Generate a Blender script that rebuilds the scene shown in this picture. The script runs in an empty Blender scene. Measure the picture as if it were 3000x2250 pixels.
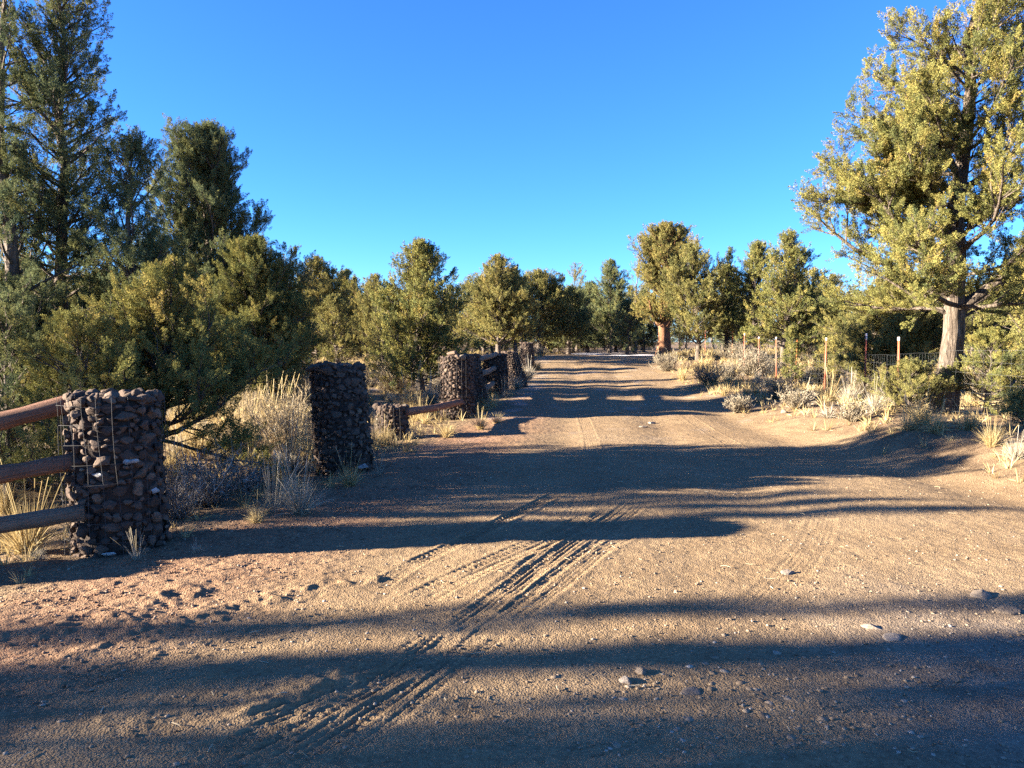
import bpy, math, random
import numpy as np
from mathutils import Vector

scene = bpy.context.scene
COL = scene.collection
rad = math.radians
FPX = 2253.0
EYE = 1.6
PITCH = math.atan(125.0 / FPX)
SUN_ELEV = rad(13.8)
SUN_DIR = np.array([math.cos(SUN_ELEV), 0.11 * math.cos(SUN_ELEV), -math.sin(SUN_ELEV)])  # travel of the light

# ------------------------------------------------------------------ noise
def _hash(ix, iy, seed):
    n = (ix.astype(np.int64) * 374761393 + iy.astype(np.int64) * 668265263 + seed * 1274126177) & 0x7fffffff
    n = ((n ^ (n >> 13)) * 1274126177) & 0x7fffffff
    n = (n ^ (n >> 16)) & 0xffff
    return n / 32767.5 - 1.0

def vnoise(x, y, seed=0):
    x = np.asarray(x, float); y = np.asarray(y, float)
    ix = np.floor(x); iy = np.floor(y)
    fx = x - ix; fy = y - iy
    fx = fx * fx * (3 - 2 * fx); fy = fy * fy * (3 - 2 * fy)
    ix = ix.astype(np.int64); iy = iy.astype(np.int64)
    a = _hash(ix, iy, seed); b = _hash(ix + 1, iy, seed)
    c = _hash(ix, iy + 1, seed); d = _hash(ix + 1, iy + 1, seed)
    return (a * (1 - fx) + b * fx) * (1 - fy) + (c * (1 - fx) + d * fx) * fy

def fbm(x, y, seed=0, octv=3):
    s = 0; a = 1.0; f = 1.0
    for o in range(octv):
        s = s + a * vnoise(x * f + 17.3 * o, y * f - 9.1 * o, seed + o * 31)
        a *= 0.5; f *= 2.03
    return s

def sstep(a, b, x):
    t = np.clip((np.asarray(x, float) - a) / (b - a), 0, 1)
    return t * t * (3 - 2 * t)

# ------------------------------------------------------------------ terrain
def edge_l(y):
    return np.interp(y, [0, 3, 5.8, 9, 18, 30, 40, 55, 80, 120], [-3.6, -3.3, -2.5, -1.5, 0.0, 0.7, 1.3, 4.0, 20.0, 60.0])

def edge_r(y):
    return np.interp(y, [0, 4, 7, 8.5, 11, 13, 16, 24, 37, 44, 55, 80, 120], [9, 7.4, 5.6, 5.2, 4.9, 4.75, 4.8, 5.3, 6.6, 8.4, 13.0, 34.0, 80.0])

def terrain(x, y):
    x = np.asarray(x, float); y = np.asarray(y, float)
    z = 0.75 * sstep(24, 44, y)
    er = edge_r(y); el = edge_l(y)
    off_r = x - er; off_l = el - x
    bank = 0.30 * sstep(0.0, 1.7, off_r + 0.25 * vnoise(x * 0.7, y * 0.7, 5))
    z = z + bank * (0.55 + 0.45 * sstep(22, 12, y)) + 0.05 * sstep(0.6, 3.0, off_r) * vnoise(x * 0.9, y * 0.9, 7)
    z = z - 0.05 * sstep(0.0, 1.2, off_l) + 0.06 * sstep(0.8, 3.0, off_l) * fbm(x * 0.6, y * 0.6, 9, 2)
    road = sstep(-0.3, 0.5, -off_r) * sstep(-0.3, 0.5, -off_l)
    z = z + road * (0.022 * vnoise(x * 0.55, y * 0.4, 11) + 0.012 * vnoise(x * 1.3, y * 0.9, 12))
    z = z - 0.42 * sstep(-3.7, -5.6, x) * sstep(1.5, 3.5, y) * sstep(9.5, 7.0, y)
    # wheel paths of the road
    mid = 0.5 * (er + el)
    for k in (-0.95, 0.75):
        z = z - 0.03 * np.exp(-((x - mid - k - 0.15 * vnoise(y * 0.15, k, 3)) / 0.35) ** 2) * sstep(5.5, 9, y)
    # ditch between road and bank
    z = z - 0.04 * np.exp(-((off_r + 0.25) / 0.4) ** 2) * sstep(30, 20, y)
    return z

def gz(x, y):
    return float(terrain(np.array([x]), np.array([y]))[0])

def px_ground(px, py, zg=0.0):
    u = (px - 1500) / FPX; v = (1125 - py) / FPX
    dy = math.cos(PITCH) + v * math.sin(PITCH)
    dz = -math.sin(PITCH) + v * math.cos(PITCH)
    t = (zg - EYE) / dz
    return u * t, dy * t

def px_terrain(px, py):
    u = (px - 1500) / FPX; v = (1125 - py) / FPX
    dy = math.cos(PITCH) + v * math.sin(PITCH); dz = -math.sin(PITCH) + v * math.cos(PITCH)
    t = np.concatenate([np.arange(2, 20, 0.02), np.arange(20, 70, 0.05)])
    h = EYE + dz * t - terrain(u * t, dy * t)
    i = int(np.argmax(h < 0)) if (h < 0).any() else len(t) - 1
    return u * t[i], dy * t[i]

def at(px, d):
    return (px - 1500) / FPX * d

# ------------------------------------------------------------------ mesh helpers
def make_mesh(name, V, F, attrs=None, smooth=False):
    """V (n,3); F list of int arrays (m,k); attrs: point float attributes."""
    V = np.asarray(V, np.float32)
    if not isinstance(F, list): F = [F]
    F = [np.asarray(f, np.int32) for f in F if len(f)]
    me = bpy.data.meshes.new(name)
    me.vertices.add(len(V)); me.vertices.foreach_set('co', V.ravel())
    loops = np.concatenate([f.ravel() for f in F])
    tot = np.concatenate([np.full(len(f), f.shape[1], np.int32) for f in F])
    start = np.concatenate([[0], np.cumsum(tot)[:-1]]).astype(np.int32)
    me.loops.add(len(loops)); me.loops.foreach_set('vertex_index', loops)
    me.polygons.add(len(tot)); me.polygons.foreach_set('loop_start', start)
    try: me.polygons.foreach_set('loop_total', tot)
    except Exception: pass
    if smooth: me.polygons.foreach_set('use_smooth', np.ones(len(tot), bool))
    if attrs:
        for k, a in attrs.items():
            at_ = me.attributes.new(k, 'FLOAT', 'POINT')
            at_.data.foreach_set('value', np.asarray(a, np.float32))
    me.update(calc_edges=True)
    return me

def link(name, me, mat=None, parent=None, loc=None, rz=None):
    o = bpy.data.objects.new(name, me)
    COL.objects.link(o)
    if mat is not None and me is not None and not me.materials: me.materials.append(mat)
    if parent is not None: o.parent = parent
    if loc is not None: o.location = loc
    if rz is not None: o.rotation_euler = (0, 0, rz)
    return o

def tag(o, label=None, cat=None, group=None, kind=None):
    if label: o['label'] = label
    if cat: o['category'] = cat
    if group: o['group'] = group
    if kind: o['kind'] = kind
    return o

def empty(name, loc, label=None, cat=None, group=None, rz=0.0):
    o = bpy.data.objects.new(name, None); COL.objects.link(o)
    o.empty_display_size = 0.2
    o.location = loc; o.rotation_euler = (0, 0, rz)
    return tag(o, label, cat, group)

def merge(parts):
    """parts: list of (V, F(m,k)[, attr]) with the same k -> one"""
    vs, fs, as_, n = [], [], [], 0
    for p in parts:
        vs.append(p[0]); fs.append(np.asarray(p[1]) + n); n += len(p[0])
        if len(p) > 2: as_.append(p[2])
    return np.concatenate(vs), np.concatenate(fs), (np.concatenate(as_) if as_ else None)

def norm(a):
    return a / np.maximum(np.linalg.norm(a, axis=-1, keepdims=True), 1e-9)

def tubes(P, R, sides):
    """P (N,K,3), R (N,K) -> V, F quads, open tubes (tapered to a tip)"""
    P = np.asarray(P, float); R = np.asarray(R, float)
    N, K, _ = P.shape
    T = np.gradient(P, axis=1); T = norm(T)
    ref = np.where(np.abs(T[:, :1, 2:3]) > 0.8, np.array([1.0, 0.17, 0]), np.array([0, 0.1, 1.0]))
    A = norm(np.cross(T, np.broadcast_to(ref, T.shape))); B = np.cross(T, A)
    th = np.arange(sides) / sides * 2 * math.pi
    ring = A[:, :, None, :] * np.cos(th)[None, None, :, None] + B[:, :, None, :] * np.sin(th)[None, None, :, None]
    V = P[:, :, None, :] + ring * R[:, :, None, None]
    idx = np.arange(N * K * sides).reshape(N, K, sides)
    a = idx[:, :-1, :]; b = np.roll(idx, -1, axis=2)[:, :-1, :]
    c = np.roll(idx, -1, axis=2)[:, 1:, :]; d = idx[:, 1:, :]
    F = np.stack([a, b, c, d], -1).reshape(-1, 4)
    return V.reshape(-1, 3), F

def ribbons(P, W, rng, side=None):
    """flat tapered blades: P (N,K,3), W (N,K)"""
    N, K, _ = P.shape
    T = norm(np.gradient(P, axis=1))
    if side is None:
        side = rng.normal(size=(N, 1, 3))
    S = norm(np.cross(T, np.broadcast_to(side, T.shape)))
    V = np.stack([P - S * W[:, :, None], P + S * W[:, :, None]], 2)
    idx = np.arange(N * K * 2).reshape(N, K, 2)
    F = np.stack([idx[:, :-1, 0], idx[:, :-1, 1], idx[:, 1:, 1], idx[:, 1:, 0]], -1).reshape(-1, 4)
    return V.reshape(-1, 3), F

# ------------------------------------------------------------------ materials
def new_mat(name):
    m = bpy.data.materials.new(name); m.use_nodes = True
    nt = m.node_tree; nt.nodes.clear()
    out = nt.nodes.new('ShaderNodeOutputMaterial')
    return m, nt, out

def nd(nt, typ, **kw):
    n = nt.nodes.new(typ)
    for k, v in kw.items():
        if k in n.inputs: n.inputs[k].default_value = v
        else: setattr(n, k, v)
    return n

def ramp(nt, stops, fac=None):
    r = nt.nodes.new('ShaderNodeValToRGB')
    el = r.color_ramp.elements
    while len(el) > 1: el.remove(el[-1])
    el[0].position = stops[0][0]; el[0].color = (*stops[0][1], 1)
    for p, c in stops[1:]:
        e = el.new(p); e.color = (*c, 1)
    if fac is not None: nt.links.new(fac, r.inputs[0])
    return r

def mix(nt, fac, a, b, blend='MIX'):
    m = nt.nodes.new('ShaderNodeMix'); m.data_type = 'RGBA'; m.blend_type = blend
    for sock, v in ((m.inputs[0], fac), (m.inputs[6], a), (m.inputs[7], b)):
        if hasattr(v, 'is_output'): nt.links.new(v, sock)
        elif isinstance(v, (int, float)): sock.default_value = v
        else: sock.default_value = (*v, 1)
    return m.outputs[2]

def attr(nt, name):
    a = nt.nodes.new('ShaderNodeAttribute'); a.attribute_name = name
    return a.outputs['Fac']

def noise(nt, scale, detail=3, rough=0.55, vec=None):
    n = nd(nt, 'ShaderNodeTexNoise'); n.inputs['Scale'].default_value = scale
    n.inputs['Detail'].default_value = detail; n.inputs['Roughness'].default_value = rough
    if vec is not None: nt.links.new(vec, n.inputs['Vector'])
    return n

def objcoord(nt, scale=None):
    tc = nd(nt, 'ShaderNodeTexCoord')
    if scale is None: return tc.outputs['Object']
    mp = nd(nt, 'ShaderNodeMapping'); mp.inputs['Scale'].default_value = scale
    nt.links.new(tc.outputs['Object'], mp.inputs['Vector'])
    return mp.outputs['Vector']

def bump(nt, height, strength, dist, chain=None):
    b = nd(nt, 'ShaderNodeBump'); b.inputs['Strength'].default_value = strength; b.inputs['Distance'].default_value = dist
    nt.links.new(height, b.inputs['Height'])
    if chain is not None: nt.links.new(chain, b.inputs['Normal'])
    return b.outputs['Normal']

def principled(nt, out, color, rough=0.9, spec=0.2, normal=None):
    p = nd(nt, 'ShaderNodeBsdfPrincipled')
    p.inputs['Roughness'].default_value = rough
    p.inputs['Specular IOR Level'].default_value = spec
    if hasattr(color, 'is_output'): nt.links.new(color, p.inputs['Base Color'])
    else: p.inputs['Base Color'].default_value = (*color, 1)
    if normal is not None: nt.links.new(normal, p.inputs['Normal'])
    nt.links.new(p.outputs[0], out.inputs[0])
    return p

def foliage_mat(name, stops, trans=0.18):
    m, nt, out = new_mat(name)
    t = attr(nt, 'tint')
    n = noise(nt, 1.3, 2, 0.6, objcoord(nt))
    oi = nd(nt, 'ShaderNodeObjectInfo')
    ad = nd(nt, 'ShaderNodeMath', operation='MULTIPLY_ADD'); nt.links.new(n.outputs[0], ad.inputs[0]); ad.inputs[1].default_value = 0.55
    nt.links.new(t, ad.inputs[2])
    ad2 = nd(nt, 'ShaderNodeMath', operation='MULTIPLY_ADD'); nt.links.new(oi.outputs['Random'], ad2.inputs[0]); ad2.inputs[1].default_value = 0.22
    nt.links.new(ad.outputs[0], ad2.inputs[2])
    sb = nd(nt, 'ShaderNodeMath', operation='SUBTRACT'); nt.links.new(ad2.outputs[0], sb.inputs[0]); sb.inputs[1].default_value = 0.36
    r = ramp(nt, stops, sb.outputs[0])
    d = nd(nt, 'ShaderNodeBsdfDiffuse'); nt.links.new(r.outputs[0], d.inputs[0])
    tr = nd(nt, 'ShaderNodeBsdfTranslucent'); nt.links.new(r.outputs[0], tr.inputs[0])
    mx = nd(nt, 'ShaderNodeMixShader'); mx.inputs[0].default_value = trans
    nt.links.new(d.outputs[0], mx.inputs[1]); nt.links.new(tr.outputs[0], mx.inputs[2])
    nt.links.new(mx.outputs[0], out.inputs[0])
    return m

GREEN = foliage_mat('juniper foliage', [(0.0, (0.080, 0.096, 0.042)), (0.4, (0.155, 0.150, 0.048)), (0.75, (0.24, 0.205, 0.060)), (1.0, (0.30, 0.21, 0.065))])
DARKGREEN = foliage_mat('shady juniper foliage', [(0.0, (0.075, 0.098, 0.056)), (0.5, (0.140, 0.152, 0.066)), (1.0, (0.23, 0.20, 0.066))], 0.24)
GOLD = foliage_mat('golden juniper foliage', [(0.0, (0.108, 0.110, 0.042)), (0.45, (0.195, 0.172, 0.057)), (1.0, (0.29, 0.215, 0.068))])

def bark_mat(name, dark, light, pale):
    m, nt, out = new_mat(name)
    v = objcoord(nt, (1, 1, 0.09))
    n1 = noise(nt, 34, 4, 0.65, v); n2 = noise(nt, 5, 3, 0.6, objcoord(nt))
    r = ramp(nt, [(0.3, dark), (0.52, light), (0.75, pale)], n1.outputs[0])
    c = mix(nt, n2.outputs[0], r.outputs[0], mix(nt, 0.5, r.outputs[0], dark))
    principled(nt, out, c, 0.95, 0.1, bump(nt, n1.outputs[0], 1.0, 0.06))
    return m

BARK = bark_mat('juniper bark', (0.055, 0.042, 0.033), (0.155, 0.12, 0.092), (0.27, 0.225, 0.18))
BARK_RED = bark_mat('red juniper bark', (0.085, 0.040, 0.022), (0.27, 0.135, 0.07), (0.40, 0.26, 0.16))
BARK_PALE = bark_mat('pale stringy bark', (0.036, 0.027, 0.021), (0.145, 0.110, 0.080), (0.29, 0.24, 0.185))

def tint_mat(name, stops, rough=0.9, trans=0.0, bumpscale=None):
    m, nt, out = new_mat(name)
    r = ramp(nt, stops, attr(nt, 'tint'))
    if trans > 0:
        d = nd(nt, 'ShaderNodeBsdfDiffuse'); nt.links.new(r.outputs[0], d.inputs[0])
        tr = nd(nt, 'ShaderNodeBsdfTranslucent'); nt.links.new(r.outputs[0], tr.inputs[0])
        mx = nd(nt, 'ShaderNodeMixShader'); mx.inputs[0].default_value = trans
        nt.links.new(d.outputs[0], mx.inputs[1]); nt.links.new(tr.outputs[0], mx.inputs[2])
        nt.links.new(mx.outputs[0], out.inputs[0])
    else:
        nrm = None; col = r.outputs[0]
        if bumpscale:
            n = noise(nt, bumpscale, 4, 0.7, objcoord(nt))
            nrm = bump(nt, n.outputs[0], 0.7, 0.012)
            rr = ramp(nt, [(0.3, (0.55, 0.55, 0.55)), (0.7, (1.25, 1.25, 1.25))], n.outputs[0])
            col = mix(nt, 1.0, col, rr.outputs[0], 'MULTIPLY')
        principled(nt, out, col, rough, 0.15, nrm)
    return m

STRAW = tint_mat('dry straw', [(0, (0.22, 0.145, 0.060)), (0.5, (0.38, 0.28, 0.125)), (1, (0.50, 0.40, 0.22))], trans=0.25)
FROSTY = tint_mat('grey dry grass', [(0, (0.17, 0.135, 0.09)), (0.5, (0.31, 0.26, 0.18)), (1, (0.45, 0.40, 0.32))], trans=0.2)
SAGE = tint_mat('grey twigs', [(0, (0.095, 0.072, 0.048)), (0.45, (0.19, 0.15, 0.10)), (1, (0.31, 0.265, 0.185))], trans=0.1)
TWIG = tint_mat('dark twigs', [(0, (0.09, 0.07, 0.055)), (0.6, (0.20, 0.165, 0.13)), (1, (0.40, 0.36, 0.31))], trans=0.05)
PALETWIG = tint_mat('pale straw twigs', [(0, (0.19, 0.135, 0.075)), (0.5, (0.34, 0.26, 0.155)), (1, (0.48, 0.39, 0.26))], trans=0.15)
LAVA = tint_mat('lava rock', [(0, (0.034, 0.024, 0.019)), (0.35, (0.085, 0.057, 0.041)), (0.7, (0.15, 0.103, 0.071)), (0.92, (0.16, 0.138, 0.10)), (1, (0.22, 0.19, 0.145))], bumpscale=55)
PALEROCK = tint_mat('pale rock', [(0, (0.16, 0.14, 0.12)), (0.5, (0.26, 0.24, 0.21)), (1, (0.50, 0.48, 0.45))], bumpscale=40)
ROADROCK = tint_mat('road stone', [(0, (0.10, 0.07, 0.048)), (0.5, (0.20, 0.15, 0.105)), (1, (0.31, 0.265, 0.22))], bumpscale=60)

def plain(name, c, rough=0.6, spec=0.3, metal=0.0, nscale=None, c2=None):
    m, nt, out = new_mat(name)
    col = c
    if nscale:
        n = noise(nt, nscale, 3, 0.6, objcoord(nt)); col = ramp(nt, [(0.35, c), (0.68, c2)], n.outputs[0]).outputs[0]
    p = principled(nt, out, col, rough, spec); p.inputs['Metallic'].default_value = metal
    return m
WIRE = plain('galvanised wire', (0.10, 0.10, 0.095), 0.5, 0.5, 0.6)
RUSTWIRE = plain('weathered wire', (0.055, 0.05, 0.046), 0.8, 0.15, 0.0)
POSTRED = plain('red steel post', (0.26, 0.05, 0.022), 0.6, 0.3, 0, 30, (0.31, 0.085, 0.035))
POSTORANGE = plain('rusty orange post', (0.30, 0.10, 0.025), 0.7, 0.2, 0, 30, (0.24, 0.075, 0.025))
POSTDARK = plain('dark steel post', (0.05, 0.05, 0.045), 0.7, 0.2, 0, 30, (0.10, 0.09, 0.07))
WHITEPAINT = plain('white post paint', (0.72, 0.72, 0.70), 0.5)

def log_mat(name, a, b, c):
    m, nt, out = new_mat(name)
    v = objcoord(nt, (0.05, 1, 1))
    n1 = noise(nt, 40, 5, 0.7, v); n2 = noise(nt, 5, 4, 0.65, objcoord(nt))
    col = mix(nt, n2.outputs[0], ramp(nt, [(0.36, tuple(q * 0.35 for q in a)), (0.43, a), (0.66, b)], n1.outputs[0]).outputs[0], c)
    principled(nt, out, col, 0.9, 0.08, bump(nt, n1.outputs[0], 1.0, 0.03))
    return m
LOG_RED = log_mat('reddish peeled log', (0.13, 0.058, 0.034), (0.26, 0.135, 0.08), (0.195, 0.11, 0.075))
LOG_GREY = log_mat('weathered log', (0.115, 0.07, 0.045), (0.25, 0.175, 0.115), (0.20, 0.145, 0.10))

# ground material
def ground_mat():
    m, nt, out = new_mat('dirt and gravel')
    oc = objcoord(nt)
    n_big = noise(nt, 0.45, 4, 0.6, oc); n_mid = noise(nt, 3.2, 4, 0.62, oc); n_fine = noise(nt, 38, 4, 0.7, oc)
    n_grit = noise(nt, 150, 2, 0.7, oc)
    vor = nd(nt, 'ShaderNodeTexVoronoi'); vor.inputs['Scale'].default_value = 52; nt.links.new(oc, vor.inputs['Vector'])
    vor2 = nd(nt, 'ShaderNodeTexVoronoi'); vor2.inputs['Scale'].default_value = 95; nt.links.new(oc, vor2.inputs['Vector'])
    road = ramp(nt, [(0.28, (0.185, 0.120, 0.062)), (0.5, (0.245, 0.165, 0.086)), (0.72, (0.30, 0.212, 0.120))], n_big.outputs[0]).outputs[0]
    road = mix(nt, 0.45, road, ramp(nt, [(0.3, (0.160, 0.105, 0.058)), (0.7, (0.30, 0.206, 0.114))], n_mid.outputs[0]).outputs[0])
    peb = ramp(nt, [(0.0, (0.125, 0.055, 0.032)), (0.35, (0.22, 0.102, 0.058)), (0.7, (0.30, 0.175, 0.098)), (1, (0.15, 0.10, 0.07))]).outputs[0]
    rp = nt.nodes[-1]; nt.links.new(vor.outputs['Color'], nt.nodes[-1].inputs[0])
    cinder = mix(nt, 0.35, peb, ramp(nt, [(0.3, (0.12, 0.062, 0.038)), (0.7, (0.26, 0.15, 0.082))], n_mid.outputs[0]).outputs[0])
    soil = ramp(nt, [(0.25, (0.085, 0.055, 0.034)), (0.5, (0.17, 0.112, 0.062)), (0.75, (0.29, 0.205, 0.11))], n_mid.outputs[0]).outputs[0]
    soil = mix(nt, 0.3, soil, ramp(nt, [(0.3, (0.095, 0.058, 0.035)), (0.7, (0.28, 0.20, 0.115))], n_fine.outputs[0]).outputs[0])
    grey = ramp(nt, [(0.3, (0.125, 0.092, 0.064)), (0.7, (0.235, 0.185, 0.135))], n_mid.outputs[0]).outputs[0]
    c = mix(nt, attr(nt, 'grey'), road, grey)
    c = mix(nt, attr(nt, 'cinder'), c, cinder)
    c = mix(nt, attr(nt, 'soil'), c, soil)
    c = mix(nt, attr(nt, 'frost'), c, (0.62, 0.62, 0.64))
    fine = ramp(nt, [(0.25, (0.58, 0.58, 0.58)), (0.75, (1.35, 1.35, 1.35))], n_fine.outputs[0]).outputs[0]
    c = mix(nt, 1.0, c, fine, 'MULTIPLY')
    c = mix(nt, 1.0, c, (0.98, 0.96, 0.95), 'MULTIPLY')
    b = bump(nt, n_mid.outputs[0], 0.35, 0.03)
    b = bump(nt, n_fine.outputs[0], 0.9, 0.014, b)
    b = bump(nt, vor2.outputs['Distance'], 0.8, -0.008, b)
    b = bump(nt, n_grit.outputs[0], 0.5, 0.003, b)
    principled(nt, out, c, 0.95, 0.08, b)
    return m
GROUND = ground_mat()

# ------------------------------------------------------------------ tyre tracks: ground-plane polylines
def pline(pts, n=90):
    P = np.array([px_ground(a, b) for a, b in pts])
    # smooth catmull style resample
    t = np.linspace(0, len(P) - 1, n)
    i = np.clip(np.floor(t).astype(int), 0, len(P) - 2); f = (t - i)[:, None]
    p0 = P[np.maximum(i - 1, 0)]; p1 = P[i]; p2 = P[i + 1]; p3 = P[np.minimum(i + 2, len(P) - 1)]
    return 0.5 * ((2 * p1) + (-p0 + p2) * f + (2 * p0 - 5 * p1 + 4 * p2 - p3) * f ** 2 + (-p0 + 3 * p1 - 3 * p2 + p3) * f ** 3)

TRACKS = [
    ([(760, 2330), (1060, 2140), (1290, 1960), (1500, 1810), (1680, 1670), (1800, 1560)], 0.10, 0.006, 0),
    ([(100, 2260), (480, 2140), (800, 2040), (1080, 1940), (1330, 1840)], 0.08, 0.006, 1),
    ([(330, 2330), (700, 2190), (1010, 2040), (1240, 1930), (1480, 1800), (1640, 1700)], 0.09, 0.006, 0),
    ([(-60, 2080), (250, 1990), (560, 1900), (900, 1820), (1200, 1790), (1500, 1800)], 0.11, 0.007, 0),
    ([(1500, 2300), (1800, 2080), (2050, 1900), (2250, 1740), (2380, 1600), (2420, 1480)], 0.12, 0.0025, 0),
    ([(1650, 1560), (1720, 1440), (1740, 1340), (1720, 1250), (1690, 1180)], 0.11, 0.004, 0),
    ([(2350, 1450), (2230, 1350), (2080, 1260), (1960, 1190), (1870, 1140)], 0.12, 0.004, 0),  # pixels of the photo, half width, depth, tread kind
    ([(620, 2330), (900, 2170), (1170, 1985), (1420, 1805), (1610, 1660), (1740, 1560), (1840, 1490), (1930, 1430)], 0.13, 0.0085, 0),
    ([(500, 2210), (820, 2110), (1080, 2000), (1290, 1860), (1500, 1715), (1640, 1600), (1760, 1510), (1840, 1460)], 0.105, 0.0075, 0),
    ([(1180, 1775), (1330, 1700), (1480, 1635), (1600, 1580), (1700, 1525), (1770, 1490)], 0.12, 0.012, 1),
    ([(1080, 1735), (1200, 1655), (1330, 1595), (1430, 1545), (1620, 1450), (1690, 1420)], 0.07, 0.014, 1),
    ([(1170, 2150), (1300, 2105), (1430, 2085), (1560, 2075)], 0.085, 0.013, 2),
    ([(1080, 2195), (1250, 2165), (1400, 2150), (1510, 2160)], 0.085, 0.012, 2),
    ([(1150, 2290), (1330, 2235), (1500, 2170), (1720, 2040)], 0.11, 0.007, 1),
    ([(1000, 1900), (1250, 1885), (1500, 1900), (1750, 1890), (2000, 1850)], 0.13, 0.011, 0),
    ([(1700, 1640), (1830, 1560), (1960, 1490)], 0.12, 0.005, 0),
]
RIDGES = [  # thrown-up dirt: pixels, height, half width
    ([(-300, 1900), (0, 1880), (200, 1830), (350, 1800), (520, 1740), (700, 1690)], 0.03, 0.16),
    ([(0, 1975), (190, 1935), (300, 1890), (420, 1850), (640, 1790), (900, 1720), (1150, 1690)], 0.028, 0.11),
    ([(380, 2080), (600, 1985), (760, 1935), (930, 1890)], 0.022, 0.10),
    ([(560, 2150), (800, 2060), (980, 1985), (1090, 1930), (1160, 1895)], 0.035, 0.10),
    ([(40, 2180), (200, 2130), (450, 2070), (620, 2050)], 0.03, 0.08),
    ([(1000, 1720), (1110, 1690), (1190, 1670)], 0.03, 0.07),
]

def track_relief(X, Y):
    dz = np.zeros_like(X)
    for pts, hw, dep, kind in TRACKS:
        L = pline(pts, 70)
        sel = np.where((X > L[:, 0].min() - 0.4) & (X < L[:, 0].max() + 0.4) & (Y > L[:, 1].min() - 0.4) & (Y < L[:, 1].max() + 0.4))[0]
        if not len(sel): continue
        x = X[sel]; y = Y[sel]
        best = np.full(len(sel), 1e9); lat = np.zeros(len(sel)); arc = np.zeros(len(sel))
        s0 = 0.0
        for k in range(len(L) - 1):
            a = L[k]; d = L[k + 1] - a; ln = math.hypot(*d); d = d / ln
            rx = x - a[0]; ry = y - a[1]
            u = np.clip(rx * d[0] + ry * d[1], 0, ln); w = -rx * d[1] + ry * d[0]
            dist = np.hypot(rx - u * d[0], ry - u * d[1])
            m = dist < best
            best = np.where(m, dist, best); lat = np.where(m, w, lat); arc = np.where(m, s0 + u, arc)
            s0 += ln
        fade = sstep(0, 0.5, arc) * sstep(s0, s0 - 0.9, arc) * np.clip(0.85 + 0.6 * fbm(x * 2.6, y * 2.6, 77, 2), 0.15, 1.3)
        inside = sstep(hw + 0.012, hw - 0.012, best)
        v = lat / hw
        if kind == 0:
            tread = (0.35 + 0.35 * np.tanh(3 * (np.cos(v * math.pi * 6.0) - 0.1))) * inside
            lug = ((np.mod(arc + 0.02 * np.sign(v), 0.05) < 0.018) & (np.abs(v) > 0.55)) * 0.5
        elif kind == 1:
            tread = 0.5 * (np.cos(v * math.pi * 3.0) > 0.35)
            lug = ((np.mod(arc + 0.03 * np.sign(v), 0.06) < 0.024) & (np.abs(v) > 0.35)) * 0.75
        else:
            tread = 0.0 * v
            lug = (np.mod(arc + 0.045 * v * v, 0.078) < 0.020) * 0.9
        prof = -dep * inside * (1 - np.clip(tread + lug, 0, 1.0))
        berm = 0.55 * dep * np.exp(-((best - hw - 0.025) / 0.022) ** 2)
        dz[sel] += fade * (prof + berm)
    dz = np.clip(dz, -0.02, 0.02)
    for pts, h, hw in RIDGES:
        L = pline(pts, 40)
        sel = np.where((X > L[:, 0].min() - 0.6) & (X < L[:, 0].max() + 0.6) & (Y > L[:, 1].min() - 0.6) & (Y < L[:, 1].max() + 0.6))[0]
        if not len(sel): continue
        x = X[sel]; y = Y[sel]
        best = np.full(len(sel), 1e9)
        for k in range(len(L)):
            best = np.minimum(best, np.hypot(x - L[k, 0], y - L[k, 1]))
        rough = 0.55 + 0.6 * fbm(x * 9, y * 9, 41, 3)
        ends = np.minimum(np.hypot(x - L[0, 0], y - L[0, 1]), np.hypot(x - L[-1, 0], y - L[-1, 1]))
        dz[sel] += h * np.exp(-(best / hw) ** 2) * np.clip(rough, 0, 1.6) * sstep(0, 0.5, ends)
    return dz

def zones(x, y):
    el = edge_l(y); er = edge_r(y)
    n = 0.5 * fbm(x * 0.8, y * 0.8, 21, 3)
    # reddish cinder shoulder along the left of the road
    dl = x - el
    cinder = sstep(1.7, 0.4, dl + 0.7 * n) * sstep(-1.0, -0.2, dl + 0.3 * n) * sstep(30, 14, y)
    cinder = np.clip(cinder * (0.75 + 0.5 * n), 0, 1)
    soil = np.maximum(sstep(-0.1, 0.7, -dl + 0.5 * n), sstep(0.0, 0.9, x - er + 0.5 * n))
    soil = soil * sstep(-5, 1.0, y)
    grey = sstep(0.2, 1.6, x + 0.8 * n - 0.5) * sstep(5.2, 3.6, y + 0.9 * n) * 0.85
    frost = sstep(0.35, 0.75, fbm(x * 1.7, y * 1.7, 51, 3) * 0.6 + 0.45 * np.exp(-((dl - 0.1) / 0.5) ** 2)) * 0.13 * sstep(9, 20, y)
    frost = frost + 0.7 * sstep(0.1, 0.5, vnoise(x * 0.4, y * 0.25, 61)) * sstep(42, 47, y) * sstep(60, 52, y) * sstep(0, 0.5, dl) * sstep(0.2, -0.6, x - er)
    return cinder, soil, grey, np.clip(frost, 0, 1)

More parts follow.
